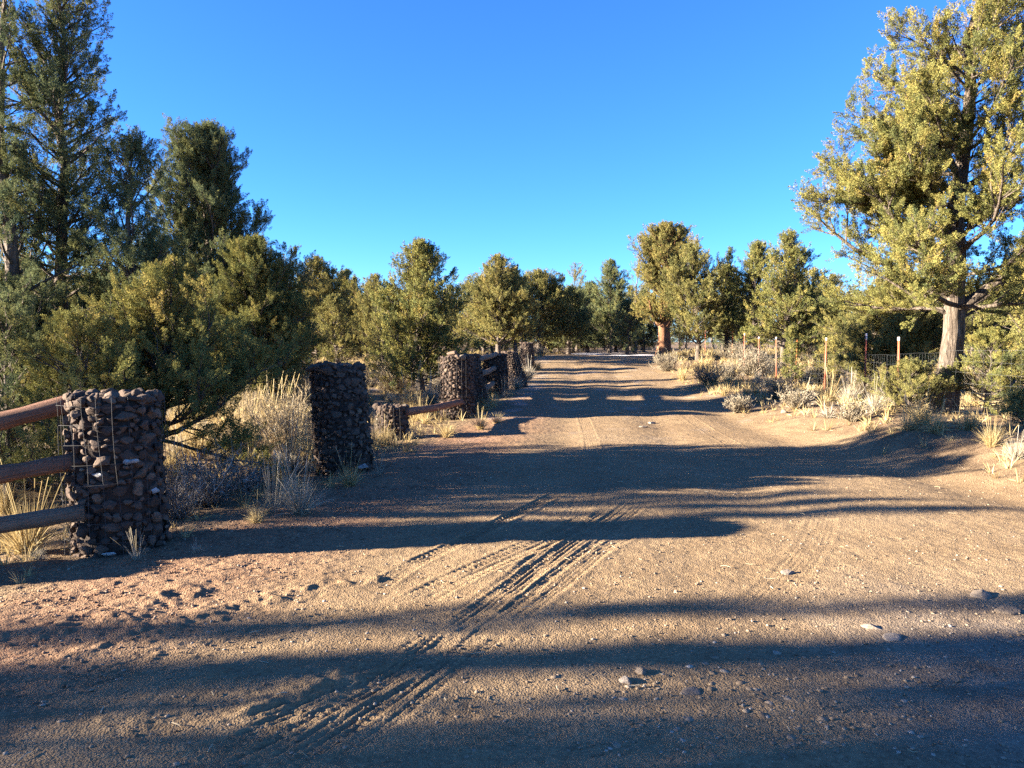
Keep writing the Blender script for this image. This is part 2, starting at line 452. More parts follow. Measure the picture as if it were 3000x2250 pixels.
def build_ground():
    dense = np.arange(-4.3, 4.7, 0.0125)
    g = []
    s = 0.0125; v = dense[-1]
    while v < 420: s = min(s * 1.045, 40); v += s; g.append(v)
    gl = []; s = 0.0125; v = dense[0]
    while v > -420: s = min(s * 1.045, 40); v -= s; gl.append(v)
    xs = np.concatenate([np.array(gl)[::-1], dense, np.array(g)])
    ys = list(np.arange(2.55, 6.9, 0.0115)); s = 0.0115
    while ys[-1] < 700: s = min(s * (1.006 if ys[-1] < 30 else 1.03), 40); ys.append(ys[-1] + s)
    yb = []; s = 0.0115; v = ys[0]
    while v > -90: s = min(s * 1.09, 20); v -= s; yb.append(v)
    ys = np.concatenate([np.array(yb)[::-1], np.array(ys)])
    X, Y = np.meshgrid(xs, ys)
    X = X.ravel(); Y = Y.ravel()
    Z = terrain(X, Y)
    cinder, soil, grey, frost = zones(X, Y)
    near = (np.abs(X) < 14) & (Y > 1) & (Y < 45)
    i = np.where(near)[0]
    x = X[i]; y = Y[i]
    rough = 0.0035 * fbm(x * 6, y * 6, 71, 2) + 0.0022 * fbm(x * 22, y * 22, 72, 2)
    rough = rough * (1 + 1.3 * cinder[i] + 1.6 * soil[i])
    clod = np.clip(fbm(x * 16, y * 16, 73, 2) - 0.35, 0, 1) * 0.009 * np.clip(cinder[i] * 0.8 + 0.9 * sstep(-0.4, -1.6, x) * sstep(6.5, 4.5, y), 0, 1)
    Z[i] += rough + clod
    j = np.where((X > -5.5) & (X < 7) & (Y > 2) & (Y < 26))[0]
    Z[j] += track_relief(X[j], Y[j])
    ny, nx = len(ys), len(xs)
    idx = np.arange(nx * ny).reshape(ny, nx)
    F = np.stack([idx[:-1, :-1], idx[:-1, 1:], idx[1:, 1:], idx[1:, :-1]], -1).reshape(-1, 4)
    me = make_mesh('ground', np.stack([X, Y, Z], 1), F, {'cinder': cinder, 'soil': soil, 'grey': grey, 'frost': frost}, smooth=True)
    o = link('ground', me, GROUND)
    tag(o, 'rutted tan dirt road with gravel shoulders and dry soil', None, None, 'structure')
    return o
build_ground()

# ------------------------------------------------------------------ foliage plumes
LEAF_CACHE = {}
def plume(K, seed, leaf=0.22, wid=0.38):
    key = (K, seed, leaf)
    if key in LEAF_CACHE: return LEAF_CACHE[key]
    r = np.random.default_rng(seed)
    u = r.random(K) ** 0.85
    R = 0.25 * np.sin(np.pi * np.clip(u * 0.86 + 0.14, 0, 1)) ** 0.8 * np.sqrt(r.random(K))
    th = r.random(K) * 2 * np.pi
    c = np.stack([R * np.cos(th), R * np.sin(th), u], 1)
    d = norm(np.stack([np.cos(th) * 0.9, np.sin(th) * 0.9, np.full(K, 0.75)], 1) + 0.55 * r.normal(size=(K, 3)))
    s = norm(np.cross(d, r.normal(size=(K, 3))))
    ln = leaf * (0.7 + 0.6 * r.random(K))[:, None]; w = ln * wid
    V = np.stack([c - d * ln * 0.5, c + s * w * 0.5, c + d * ln * 0.5, c - s * w * 0.5], 1)
    LEAF_CACHE[key] = V
    return V

def plumes_mesh(pos, dirs, size, tint, K, seed, leaf, wid):
    """instances of the plume templates, one merged array set"""
    rng = np.random.default_rng(seed + 5)
    N = len(pos)
    D = norm(dirs)
    ref = norm(rng.normal(size=(N, 3)))
    A = norm(np.cross(D, ref)); B = np.cross(D, A)
    M = np.stack([A, B, D], 2)
    out = np.empty((N, K, 4, 3), np.float32)
    pick = rng.integers(0, 8, N)
    for t in range(8):
        i = np.where(pick == t)[0]
        if not len(i): continue
        T = plume(K, t + 1, leaf, wid).reshape(-1, 3)
        out[i] = (np.einsum('nij,kj->nki', M[i], T) * size[i, None, None] + pos[i, None, :]).reshape(len(i), K, 4, 3)
    V = out.reshape(-1, 3)
    F = np.arange(len(V), dtype=np.int32).reshape(-1, 4)
    lt = np.repeat(tint, K) + rng.normal(0, 0.13, N * K)
    return V, F, np.repeat(np.clip(lt, 0, 1.0), 4)

def tree_arrays(H, r0, prof, t0=0.12, nl=70, lod=0, seed=1, lean=(0, 0), elev=(5, 50), tuft=0.22, dens=1.0, gap=0.12,
                wob=0.06, extra=(), sides=9, flare=1.6, crook=0.25, top_leaders=0, dome=0.7):
    rng = np.random.default_rng(seed); R = random.Random(seed)
    K, leaf, wid = ((104, 0.165, 0.27), (42, 0.235, 0.34), (22, 0.30, 0.42))[lod]
    tuft = tuft * (0.62, 0.68, 0.72)[lod]
    # trunk
    n = 14
    t = np.linspace(0, 1, n)
    ox = np.cumsum(rng.normal(size=n)) * wob * H * 0.12; oy = np.cumsum(rng.normal(size=n)) * wob * H * 0.12
    ox -= ox[0]; oy -= oy[0]
    tr = np.stack([ox + lean[0] * t, oy + lean[1] * t, t * H - 0.12 * (t == 0)], 1)
    tr_r = r0 * ((1 - t) ** 0.85 * 0.93 + 0.03) * (1 + (flare - 1) * np.exp(-t * H / 0.35))
    tr_r[-1] = 0.008
    wood = [tubes(tr[None], tr_r[None], sides)]
    if sides > 12:   # fluted old trunk
        V, F = wood[0]
        ang = np.tile(np.arange(sides) / sides * 2 * np.pi, n)
        ax = np.repeat(tr, sides, 0)
        k = 1 + 0.10 * np.sin(3 * ang + 1.0 + 0.25 * ax[:, 2]) + 0.08 * np.sin(7 * ang + 0.4 * ax[:, 2]) + 0.05 * rng.normal(size=len(ang))
        wood[0] = (ax + (V - ax) * k[:, None], F)
    def trunk_at(tt):
        return np.array([np.interp(tt, t, tr[:, 0]), np.interp(tt, t, tr[:, 1]), tt * H])
    pt = [p[0] for p in prof]; pr = [p[1] for p in prof]
    LP, LR, SP, SR = [], [], [], []
    tp, td, ts, tt_ = [], [], [], []
    specs = []
    az = R.random() * 6.28
    hole = [(R.random() * 6.28, R.uniform(0.25, 1.0), R.uniform(0.35, 0.8)) for _ in range(int(3 + 14 * gap))]
    nl = int(nl * 1.45)
    for k in range(nl):
        f = (k + R.random()) / nl
        ta = t0 + (1 - t0) * f ** 0.92 * 0.97
        az += 2.39996 + R.uniform(-0.5, 0.5)
        e = rad(elev[0] + (elev[1] - elev[0]) * ta + R.uniform(-14, 14))
        tip = min(1.0, ta + 0.35 * math.sin(max(e, 0)) * (1 - ta))
        L = np.interp(tip, pt, pr) * R.uniform(0.45, 1.22) / max(0.45, math.cos(e))
        e2 = max(e + 0.2, 0.1); L = min(L, (1.0 - ta) * H / (1.05 * math.sin(e2) + dome * math.cos(e2)) * R.uniform(0.85, 1.1))
        if L < 0.1: L = 0.1
        if R.random() < gap: continue
        if any(abs(math.atan2(math.sin(az - a_), math.cos(az - a_))) < w_ and abs(ta - t_) < 0.045 for a_, t_, w_ in hole): continue
        specs.append((ta, az, L, e, None))
    for k in range(top_leaders):
        ta = R.uniform(0.5, 0.85)
        specs.append((ta, R.random() * 6.28, (1.0 - ta) * H * R.uniform(0.5, 0.9), rad(R.uniform(62, 80)), None))
    for ex in extra:   # (t, azimuth deg, length, elevation deg, radius)
        specs.append((ex[0], rad(ex[1]), ex[2], rad(ex[3]), ex[4] if len(ex) > 4 else None))
    stp = (0.088, 0.145, 0.21)[lod] / dens
    dead = [(R.uniform(t0 * 0.6, t0 + 0.35), R.random() * 6.28, R.uniform(0.25, 0.75) * np.interp(0.25, pt, pr) + 0.2, rad(R.uniform(-15, 40)), 0.012) for _ in range((12, 5, 0)[lod])]
    queue = []
    for ta, az_, L, e, rr in specs:
        d = np.array([math.cos(az_) * math.cos(e), math.sin(az_) * math.cos(e), math.sin(e)])
        queue.append((trunk_at(ta), d, L, rr or min(0.008 + 0.016 * L, np.interp(ta, t, tr_r) * 0.62), 0))
    for ta, az_, L, e, rr in dead:
        queue.append((trunk_at(ta), np.array([math.cos(az_) * math.cos(e), math.sin(az_) * math.cos(e), math.sin(e)]), L, rr, 2))
    while queue:
        p, d, L, br, lev = queue.pop()
        m = 7
        pts = [p]
        up = R.uniform(0.02, 0.13)
        for q in range(m - 1):
            d = d + np.array([R.gauss(0, crook * 0.45), R.gauss(0, crook * 0.45), R.gauss(0, crook * 0.32) + up])
            d /= np.linalg.norm(d)
            pts.append(pts[-1] + d * L / (m - 1))
        pts = np.array(pts)
        LP.append(pts); LR.append(br * np.linspace(1, 0.14, m) ** 0.9)
        if lev == 0 and L > (1.25, 1.7, 99)[lod]:
            for q in range(int(L * 2.6)):
                s = 0.25 + 0.7 * R.random(); f = s * (m - 1); i = min(int(f), m - 2); f -= i
                b = pts[i] * (1 - f) + pts[i + 1] * f
                tan = pts[i + 1] - pts[i]; tan = tan / np.linalg.norm(tan)
                side = rng.normal(size=3) * np.array([1, 1, 0.5]); side -= tan * side.dot(tan); side /= np.linalg.norm(side)
                sd = tan * 0.75 + side * 0.7 + np.array([0, 0, R.uniform(0, 0.45)])
                queue.append((b, sd / np.linalg.norm(sd), L * 0.42 * (1.15 - 0.65 * s) * R.uniform(0.7, 1.2), br * (1 - s * 0.7) * 0.55, 1))
        ns = max(2, int(L * 0.86 / stp))
        for q in range(ns):
            s = 0.16 + 0.84 * (q + R.random()) / ns
            if R.random() < gap: continue
            f = s * (m - 1); i = min(int(f), m - 2); f -= i
            b = pts[i] * (1 - f) + pts[i + 1] * f
            tan = pts[i + 1] - pts[i]; tan = tan / np.linalg.norm(tan)
            side = rng.normal(size=3); side -= tan * side.dot(tan); side /= np.linalg.norm(side)
            a = R.uniform(0.35, 1.15)
            sd = tan * math.cos(a) + side * math.sin(a) + np.array([0, 0, R.uniform(0.05, 0.5)])
            sd /= np.linalg.norm(sd)
            sl = min(0.75, L * 0.42) * (1 - 0.55 * s) * R.uniform(0.55, 1.3) + 0.09
            mid = b + sd * sl * 0.5 + np.array([R.gauss(0, .03), R.gauss(0, .03), R.gauss(0, .02)])
            end = b + sd * sl + np.array([0, 0, 0.12 * sl])
            SP.append(np.array([b, mid, end])); w0 = min(0.010, 0.004 + 0.008 * sl); SR.append([w0, w0 * 0.7, w0 * 0.3])
            nt_ = max(1, int(sl * 0.8 / ((0.050, 0.085, 0.13)[lod]) * dens ** 0.5 + 0.5))
            if lev == 2: continue
            shade = R.gauss(0.42, 0.17)
            for g in range(nt_ + 1):
                v = 0.25 + 0.75 * (g + R.random() * 0.6) / (nt_ + 0.3); v = min(v, 1.0)
                c = (b * (1 - v) ** 2 + 2 * mid * v * (1 - v) + end * v * v) + np.array([R.gauss(0, .03), R.gauss(0, .03), R.gauss(0, .025)])
                tp.append(c)
                td.append(sd * 0.75 + np.array([R.gauss(0, .45), R.gauss(0, .45), R.gauss(0.42, .35)]))
                ts.append(tuft * R.uniform(0.6, 1.45)); tt_.append(shade + R.gauss(0, 0.08))
        if lev == 2: continue
        tp.append(pts[-1]); td.append(d + np.array([0, 0, 0.3])); ts.append(tuft * 1.1); tt_.append(0.5)
    for g in range(int(6 * H)):   # leader
        tt2 = R.uniform(0.82, 1.0)
        tp.append(trunk_at(tt2) + rng.normal(size=3) * 0.03); td.append(np.array([R.gauss(0, .4), R.gauss(0, .4), 1.0])); ts.append(tuft * 0.9); tt_.append(R.gauss(0.45, 0.1))
    wood.append(tubes(np.array(LP), np.array(LR), 5 if lod < 2 else 4))
    wood.append(tubes(np.array(SP), np.array(SR), 3))
    tp = np.array(tp); keep = tp[:, 2] < H - 0.02 - 0.25 * dome * np.hypot(tp[:, 0] - lean[0], tp[:, 1] - lean[1])
    tp, td, ts, tt_ = tp[keep], np.array(td)[keep], np.array(ts)[keep], np.array(tt_)[keep]
    wv, wf, _ = merge(wood)
    fv, ff, ft = plumes_mesh(np.array(tp), np.array(td), np.array(ts), np.clip(np.array(tt_), 0, 1), K, seed, leaf, wid)
    return wv, wf, fv, ff, ft

def tree_meshes(**kw):
    wv, wf, fv, ff, ft = tree_arrays(**kw)
    return make_mesh('trunk', wv, wf, smooth=True), make_mesh('crown', fv, ff, {'tint': ft})

def plant_tree(meshes, x, y, label, group=None, rz=0.0, scale=1.0, bark=None, leaf=None, name='juniper_tree', cat='tree', zoff=-0.03):
    bark = bark or BARK; leaf = leaf or GREEN
    r = empty(name, (x, y, gz(x, y) + zoff), label, cat, group, rz)
    r.scale = (scale, scale, scale)
    link('trunk', meshes[0], bark, r); link('crown', meshes[1], leaf, r)
    return r

def new_tree(label, px, d, top, group=None, bark=None, leaf=None, name='juniper_tree', cat='tree', **kw):
    """top = pixel row of the highest twig in the photo"""
    x = at(px, d); z0 = gz(x, d)
    H = (1000 - top) / FPX * d + EYE - z0
    return plant_tree(tree_meshes(H=H, **kw), x, d, label, group, 0, 1, bark, leaf, name, cat)

# --- big juniper on the right bank
new_tree('tallest juniper on the right bank with a thick pale stringy trunk', 2765, 14.2, -330, bark=BARK_PALE, leaf=GREEN,
         r0=0.205, prof=[(0, 0.6), (0.12, 1.6), (0.20, 2.35), (0.28, 2.4), (0.45, 1.95), (0.6, 1.5), (0.8, 0.95), (0.92, 0.6), (1, 0.1)],
         t0=0.165, nl=105, seed=11, lean=(0.35, 0.2), elev=(-4, 46), tuft=0.25, dens=1.0, gap=0.25, sides=28, flare=1.35, crook=0.3,
         extra=[(0.19, 12, 3.3, 34, 0.13), (0.22, 170, 3.0, 10, 0.08), (0.25, 200, 2.9, 14, 0.07), (0.24, 235, 2.6, 12, 0.06), (0.33, 185, 2.7, 20, 0.06), (0.2, 260, 2.2, 5, 0.05), (0.36, 172, 2.6, 30, 0.05), (0.5, 180, 2.1, 36, 0.045)])

# --- left stand beside the posts
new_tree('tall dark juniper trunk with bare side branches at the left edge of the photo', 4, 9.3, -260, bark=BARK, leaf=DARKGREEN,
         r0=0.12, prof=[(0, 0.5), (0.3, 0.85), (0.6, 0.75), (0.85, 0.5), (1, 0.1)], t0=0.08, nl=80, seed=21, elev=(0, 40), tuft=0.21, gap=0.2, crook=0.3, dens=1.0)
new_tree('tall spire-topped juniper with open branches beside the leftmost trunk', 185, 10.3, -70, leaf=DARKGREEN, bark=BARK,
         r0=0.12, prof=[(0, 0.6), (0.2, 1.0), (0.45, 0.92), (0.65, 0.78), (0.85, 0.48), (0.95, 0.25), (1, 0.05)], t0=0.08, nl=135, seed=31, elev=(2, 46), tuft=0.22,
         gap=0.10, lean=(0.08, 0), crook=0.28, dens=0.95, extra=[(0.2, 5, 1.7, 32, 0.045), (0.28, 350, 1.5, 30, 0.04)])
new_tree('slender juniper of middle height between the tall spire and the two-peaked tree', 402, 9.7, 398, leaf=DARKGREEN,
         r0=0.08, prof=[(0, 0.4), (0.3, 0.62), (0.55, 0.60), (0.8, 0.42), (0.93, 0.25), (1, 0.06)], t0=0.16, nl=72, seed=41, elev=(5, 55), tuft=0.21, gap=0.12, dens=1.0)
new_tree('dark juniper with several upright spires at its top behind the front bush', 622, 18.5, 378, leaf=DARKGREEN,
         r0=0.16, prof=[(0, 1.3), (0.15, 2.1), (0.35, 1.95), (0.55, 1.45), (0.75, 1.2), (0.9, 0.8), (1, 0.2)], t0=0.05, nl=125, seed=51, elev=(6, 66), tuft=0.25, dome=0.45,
         gap=0.17, dens=1.0, top_leaders=5, extra=[(0.3, 5, 2.6, 30, 0.05), (0.33, 330, 2.2, 42, 0.045)])
new_tree('broad dark juniper bush with low skirts between the front bush and the pale twig bush', 752, 17.0, 700, leaf=GREEN, cat='tree',
         r0=0.11, prof=[(0, 1.0), (0.2, 1.4), (0.5, 1.1), (0.8, 0.62), (1, 0.12)], t0=0.08, nl=90, seed=61, elev=(2, 58), tuft=0.25, gap=0.08, dens=1.1,
         extra=[(0.55, 8, 1.6, 42, 0.03), (0.45, 20, 1.4, 60, 0.03)])
new_tree('sunlit yellow-green spreading juniper in front of the stand, behind the nearest post', 440, 8.8, 765, leaf=GREEN,
         r0=0.07, prof=[(0, 0.7), (0.2, 1.05), (0.5, 0.9), (0.75, 0.55), (1, 0.1)], t0=0.2, nl=70, seed=71, elev=(4, 60), tuft=0.20, gap=0.1, dens=1.1, crook=0.32, lean=(0.3, 0.0),
         extra=[(0.24, 352, 1.5, 4, 0.035), (0.36, 8, 1.45, 12, 0.03), (0.3, 335, 1.35, 0, 0.03), (0.22, 350, 1.3, -16, 0.025), (0.45, 0, 1.2, 25, 0.03), (0.3, 200, 1.2, 18, 0.03)])
new_tree('low bushy juniper directly behind the nearest rock-filled post', 215, 7.9, 905, leaf=GREEN,
         r0=0.05, prof=[(0, 0.6), (0.3, 0.85), (0.6, 0.7), (0.85, 0.4), (1, 0.1)], t0=0.08, nl=52, seed=81, elev=(-2, 50), tuft=0.19, gap=0.08, dens=1.1)
new_tree('shaded juniper bush low at the left edge behind the log rails', 10, 8.3, 850, leaf=DARKGREEN,
         r0=0.05, prof=[(0, 0.5), (0.3, 0.8), (0.6, 0.7), (1, 0.1)], t0=0.12, nl=42, seed=91, elev=(-5, 50), tuft=0.20, gap=0.12, dens=1.0)

# --- right side near
new_tree('wide sunlit juniper bush behind the wire fence, left of the big trunk', 2610, 21.5, 805, leaf=GOLD,
         r0=0.09, prof=[(0, 1.2), (0.25, 1.75), (0.6, 1.45), (0.85, 0.8), (1, 0.15)], t0=0.04, nl=90, lod=0, seed=101, elev=(0, 58), tuft=0.24, gap=0.06, dens=0.95)
new_tree('small sunlit juniper shrub at the foot of the big pale trunk', 2668, 13.95, 1055, leaf=GOLD, name='juniper_shrub', cat='shrub',
         r0=0.03, prof=[(0, 0.6), (0.3, 0.68), (0.7, 0.4), (1, 0.1)], t0=0.05, nl=50, seed=111, elev=(0, 60), tuft=0.19, gap=0.05)
new_tree('round juniper shrub just right of the big pale trunk', 2893, 13.75, 965, leaf=GREEN, name='juniper_shrub', cat='shrub',
         r0=0.04, prof=[(0, 0.4), (0.3, 0.6), (0.7, 0.45), (1, 0.1)], t0=0.12, nl=56, seed=121, elev=(0, 60), tuft=0.20, gap=0.06)
new_tree('dark low juniper shrub at the right edge of the photo', 3010, 11.7, 1140, leaf=DARKGREEN, name='juniper_shrub', cat='shrub',
         r0=0.03, prof=[(0, 0.4), (0.4, 0.55), (1, 0.1)], t0=0.06, nl=46, seed=131, elev=(0, 60), tuft=0.19, gap=0.06)
new_tree('olive juniper rising behind the shrubs at the right edge', 2960, 22, 800, leaf=GOLD, r0=0.1,
         prof=[(0, 1.0), (0.3, 1.5), (0.7, 1.0), (1, 0.15)], t0=0.08, nl=70, lod=1, seed=141, elev=(0, 55), tuft=0.28)
new_tree('narrow little juniper sapling standing in the wire fence line', 2322, 23.6, 955, leaf=GREEN, name='juniper_sapling',
         r0=0.025, prof=[(0, 0.36), (0.3, 0.36), (0.7, 0.2), (1, 0.04)], t0=0.04, nl=56, lod=1, seed=151, elev=(10, 62), tuft=0.2, gap=0.0)
new_tree('short bushy juniper behind the fence between sapling and wide bush', 2430, 24.5, 990, leaf=GOLD, name='juniper_shrub', cat='shrub',
         r0=0.035, prof=[(0, 0.55), (0.4, 0.6), (0.8, 0.3), (1, 0.1)], t0=0.05, nl=46, lod=1, seed=161, elev=(5, 60), tuft=0.22, gap=0.0)

# --- middle distance, each its own shape
cone = [(0, 0.5), (0.12, 1.0), (0.3, 1.0), (0.6, 0.72), (0.85, 0.36), (1, 0.06)]
def pr_(s, p=cone): return [(a, b * s) for a, b in p]
rnd = [(0, 0.45), (0.2, 0.85), (0.45, 1.0), (0.7, 0.95), (0.9, 0.65), (1, 0.2)]
col_ = [(0, 0.6), (0.2, 1.0), (0.55, 0.9), (0.85, 0.5), (1, 0.1)]
new_tree('large yellow-green juniper with ragged peaks behind the lit rock-filled post', 1232, 24.0, 712, leaf=GREEN, r0=0.13, prof=pr_(1.7), t0=0.05, nl=130, lod=1, seed=201,
         elev=(0, 58), tuft=0.28, gap=0.12, dens=1.15, top_leaders=4)
new_tree('golden pyramid-shaped juniper with a bare lower trunk above the far posts', 1462, 37, 750, leaf=GOLD, r0=0.14, prof=pr_(1.95), t0=0.17, nl=120, lod=1, seed=211,
         elev=(8, 50), tuft=0.31, dens=1.0, gap=0.08)
new_tree('dark-topped juniper just behind the golden pyramid-shaped one', 1512, 42, 790, leaf=DARKGREEN, r0=0.12, prof=pr_(1.3), t0=0.12, nl=80, lod=1, seed=213, elev=(8, 55), tuft=0.31)
new_tree('broad pointed juniper, highest of the stand behind the second post', 930, 41, 757, leaf=GOLD, r0=0.13, prof=pr_(2.1), t0=0.05, nl=120, lod=1, seed=221, elev=(5, 55), tuft=0.32)
new_tree('narrow olive juniper column behind the second post', 1100, 39, 808, leaf=GOLD, r0=0.11, prof=pr_(1.45, col_), t0=0.05, nl=100, lod=1, seed=231, elev=(8, 58), tuft=0.30)
new_tree('slim pale-tipped juniper between the broad pointed one and the olive column', 1012, 44, 795, leaf=GREEN, r0=0.11, prof=pr_(1.5), t0=0.06, nl=90, lod=1, seed=233, elev=(8, 60), tuft=0.30, top_leaders=2)
new_tree('short rounded juniper at the edge of the clearing behind the second post', 985, 33, 868, leaf=GOLD, r0=0.09, prof=pr_(1.0, col_), t0=0.04, nl=80, lod=1, seed=235, elev=(5, 58), tuft=0.28)
new_tree('sunlit upright juniper close to the left of the large ragged-peaked one', 1118, 28, 900, leaf=GOLD, r0=0.07, prof=pr_(0.72, col_), t0=0.03, nl=80, lod=1, seed=237, elev=(8, 62), tuft=0.26)
new_tree('small dark-skirted juniper beside the shaded stand', 880, 31, 868, leaf=GREEN, r0=0.08, prof=pr_(0.8), t0=0.03, nl=70, lod=1, seed=239, elev=(5, 58), tuft=0.27)
new_tree('rounded brown-topped juniper left of the road at its far bend', 1575, 50, 795, leaf=GOLD, r0=0.13, prof=pr_(1.7, rnd), t0=0.1, nl=100, lod=1, seed=241, dome=0.35, elev=(10, 55), tuft=0.34)
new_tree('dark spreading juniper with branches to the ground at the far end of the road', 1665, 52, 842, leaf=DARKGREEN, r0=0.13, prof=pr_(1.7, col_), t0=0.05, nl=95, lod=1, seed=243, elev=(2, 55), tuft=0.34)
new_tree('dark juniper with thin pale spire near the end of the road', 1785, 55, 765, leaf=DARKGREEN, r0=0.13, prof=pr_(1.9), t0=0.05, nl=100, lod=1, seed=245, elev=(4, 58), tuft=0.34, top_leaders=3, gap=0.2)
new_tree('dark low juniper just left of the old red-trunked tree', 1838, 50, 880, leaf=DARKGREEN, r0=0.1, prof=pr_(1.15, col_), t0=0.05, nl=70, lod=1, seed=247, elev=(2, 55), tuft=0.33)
new_tree('sparse greyish juniper with see-through top left of the old red-trunked tree', 1858, 58, 765, leaf=GOLD, r0=0.12, prof=pr_(1.3, col_), t0=0.2, nl=60, lod=1, seed=249, elev=(20, 62), tuft=0.27, gap=0.42)
new_tree('half-bare juniper with feathery top over the middle of the far tree line', 1690, 66, 772, leaf=GOLD, r0=0.12, prof=pr_(1.4, col_), t0=0.25, nl=48, lod=1, seed=251, elev=(25, 65), tuft=0.26, gap=0.45)
new_tree('old round-headed juniper with a thick split red trunk at the right road edge', 1942, 44.5, 660, leaf=GOLD, bark=BARK_RED, r0=0.42,
         prof=[(0, 0.5), (0.2, 1.35), (0.4, 1.75), (0.65, 1.95), (0.82, 1.75), (0.93, 1.2), (1, 0.4)], t0=0.2, nl=130, lod=1, seed=261, elev=(12, 60), tuft=0.32, dens=1.05, gap=0.2, dome=0.3, sides=20, flare=1.35, wob=0.03,
         extra=[(0.2, 20, 2.2, 48, 0.16), (0.2, 180, 2.0, 50, 0.14)])
new_tree('golden leaning juniper with pale trunk right of the old red-trunked tree', 2048, 36.5, 718, leaf=GOLD, r0=0.13, prof=pr_(1.6, [(0, 0.4), (0.2, 0.8), (0.45, 1.0), (0.75, 0.7), (1, 0.12)]),
         t0=0.12, nl=110, lod=1, seed=271, elev=(8, 62), tuft=0.29, lean=(-0.1, 0), bark=BARK_PALE, top_leaders=2)
new_tree('thin dark spire between the golden leaning juniper and the shaggy pair', 2117, 47, 728, leaf=DARKGREEN, r0=0.1, prof=pr_(0.85), t0=0.08, nl=80, lod=1, seed=281, elev=(8, 58), tuft=0.30)
new_tree('mid-green juniper with a white lower trunk behind the fence posts', 2128, 38, 782, leaf=GREEN, r0=0.12, prof=pr_(1.2, col_), t0=0.18, nl=80, lod=1, seed=283, elev=(5, 58), tuft=0.29, bark=BARK_PALE)
new_tree('shaggy peaked juniper, left one of the pair behind the fence', 2212, 36, 712, leaf=GREEN, r0=0.13, prof=pr_(1.5), t0=0.14, nl=100, lod=1, seed=285, elev=(5, 60), tuft=0.29, top_leaders=3)
new_tree('shaggy tall juniper with shaded right side, right one of the pair behind the fence', 2298, 34, 680, leaf=GREEN, r0=0.14, prof=pr_(1.75), t0=0.12, nl=120, lod=1, seed=287, elev=(3, 60), tuft=0.29, top_leaders=3)
new_tree('dark rounded juniper bush behind the fence near the wide sunlit bush', 2385, 36, 862, leaf=DARKGREEN, r0=0.1, prof=pr_(1.1, col_), t0=0.05, nl=80, lod=1, seed=289, elev=(0, 58), tuft=0.29)

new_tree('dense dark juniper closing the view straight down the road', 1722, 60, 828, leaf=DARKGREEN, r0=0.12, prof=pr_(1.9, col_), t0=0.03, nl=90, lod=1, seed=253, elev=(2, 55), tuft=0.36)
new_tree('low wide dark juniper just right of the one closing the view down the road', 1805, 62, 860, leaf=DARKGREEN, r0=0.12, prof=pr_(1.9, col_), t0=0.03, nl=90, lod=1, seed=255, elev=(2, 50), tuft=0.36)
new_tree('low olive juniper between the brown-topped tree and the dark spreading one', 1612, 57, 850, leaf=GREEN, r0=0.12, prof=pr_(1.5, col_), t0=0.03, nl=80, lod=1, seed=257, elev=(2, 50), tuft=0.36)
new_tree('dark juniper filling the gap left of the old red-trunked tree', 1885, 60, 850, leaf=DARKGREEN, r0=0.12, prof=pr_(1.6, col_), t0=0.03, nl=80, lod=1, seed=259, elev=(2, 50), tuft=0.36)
# --- woods farther back: shared shapes
FAR = [tree_meshes(H=6.0, r0=0.13, prof=pr_(1.7, cone), t0=0.03, nl=75, lod=2, seed=301, elev=(5, 55), tuft=0.36),
       tree_meshes(H=6.0, r0=0.13, prof=pr_(1.6, rnd), t0=0.07, nl=75, lod=2, seed=302, dome=0.35, elev=(8, 55), tuft=0.36),
       tree_meshes(H=6.0, r0=0.12, prof=pr_(1.3, col_), t0=0.02, nl=75, lod=2, seed=303, elev=(8, 60), tuft=0.34),
       tree_meshes(H=6.0, r0=0.13, prof=pr_(1.5, cone), t0=0.05, nl=60, lod=2, seed=304, elev=(10, 62), tuft=0.33, top_leaders=3, gap=0.25),
       tree_meshes(H=6.0, r0=0.15, prof=pr_(2.0, rnd), t0=0.03, nl=85, lod=2, seed=305, dome=0.35, elev=(2, 55), tuft=0.36)]
FAR_G = [m for m in FAR]
def recolour(ms, leaf):
    out = []
    for a, b in ms:
        b2 = b.copy(); b2.materials.clear(); b2.materials.append(leaf); out.append((a, b2))
    return out
FAR_GOLD = recolour(FAR, GOLD); FAR_DARK = recolour(FAR, DARKGREEN)
for a, b in FAR:
    b.materials.clear(); b.materials.append(GREEN); a.materials.append(BARK)

rs = random.Random(77)
TAKEN = [(o.location.x, o.location.y) for o in bpy.data.objects if o.name.startswith('juniper_tree') and o.location.y > 26]
def far_tree(px, d, top, label, group, kind=None, setm=None):
    x = at(px, d); H = (1000 - top) / FPX * d + EYE - gz(x, d)
    ms = (setm or rs.choice([FAR, FAR_GOLD, FAR_GOLD, FAR_DARK]))[kind if kind is not None else rs.randrange(5)]
    TAKEN.append((x, d))
    return plant_tree(ms, x, d, label, group, rs.random() * 6.28, H / 6.0)

LF = 'olive juniper in the woods behind the rock-filled posts, left of the dirt road'
CF = 'olive juniper in the tree line that closes the far end of the dirt road'
RF = 'olive juniper in the woods behind the wire fence, right of the dirt road'
n_ = 0
tries = 0
while n_ < 190 and tries < 12000:
    tries += 1
    d = 38 + 70 * rs.random() ** 0.9
    px = rs.uniform(-60, 3060)
    x = at(px, d)
    if edge_l(d) - 2.2 < x < edge_r(d) + 2.0 and d < 85: continue
    if any((x - a) ** 2 + (d - b) ** 2 < 2.1 ** 2 for a, b in TAKEN): continue
    base_top = 800 + 65 * (d - 38) / 62
    top = base_top + rs.uniform(-14, 60)
    if 1490 < px < 1900: top = max(top, 812)
    if px < 1450: far_tree(px, d, top, LF, 'woods left of the road')
    elif px < 1960: far_tree(px, d, top, CF, 'tree line at the road end')
    else: far_tree(px, d, top, RF, 'woods right of the road')
    n_ += 1
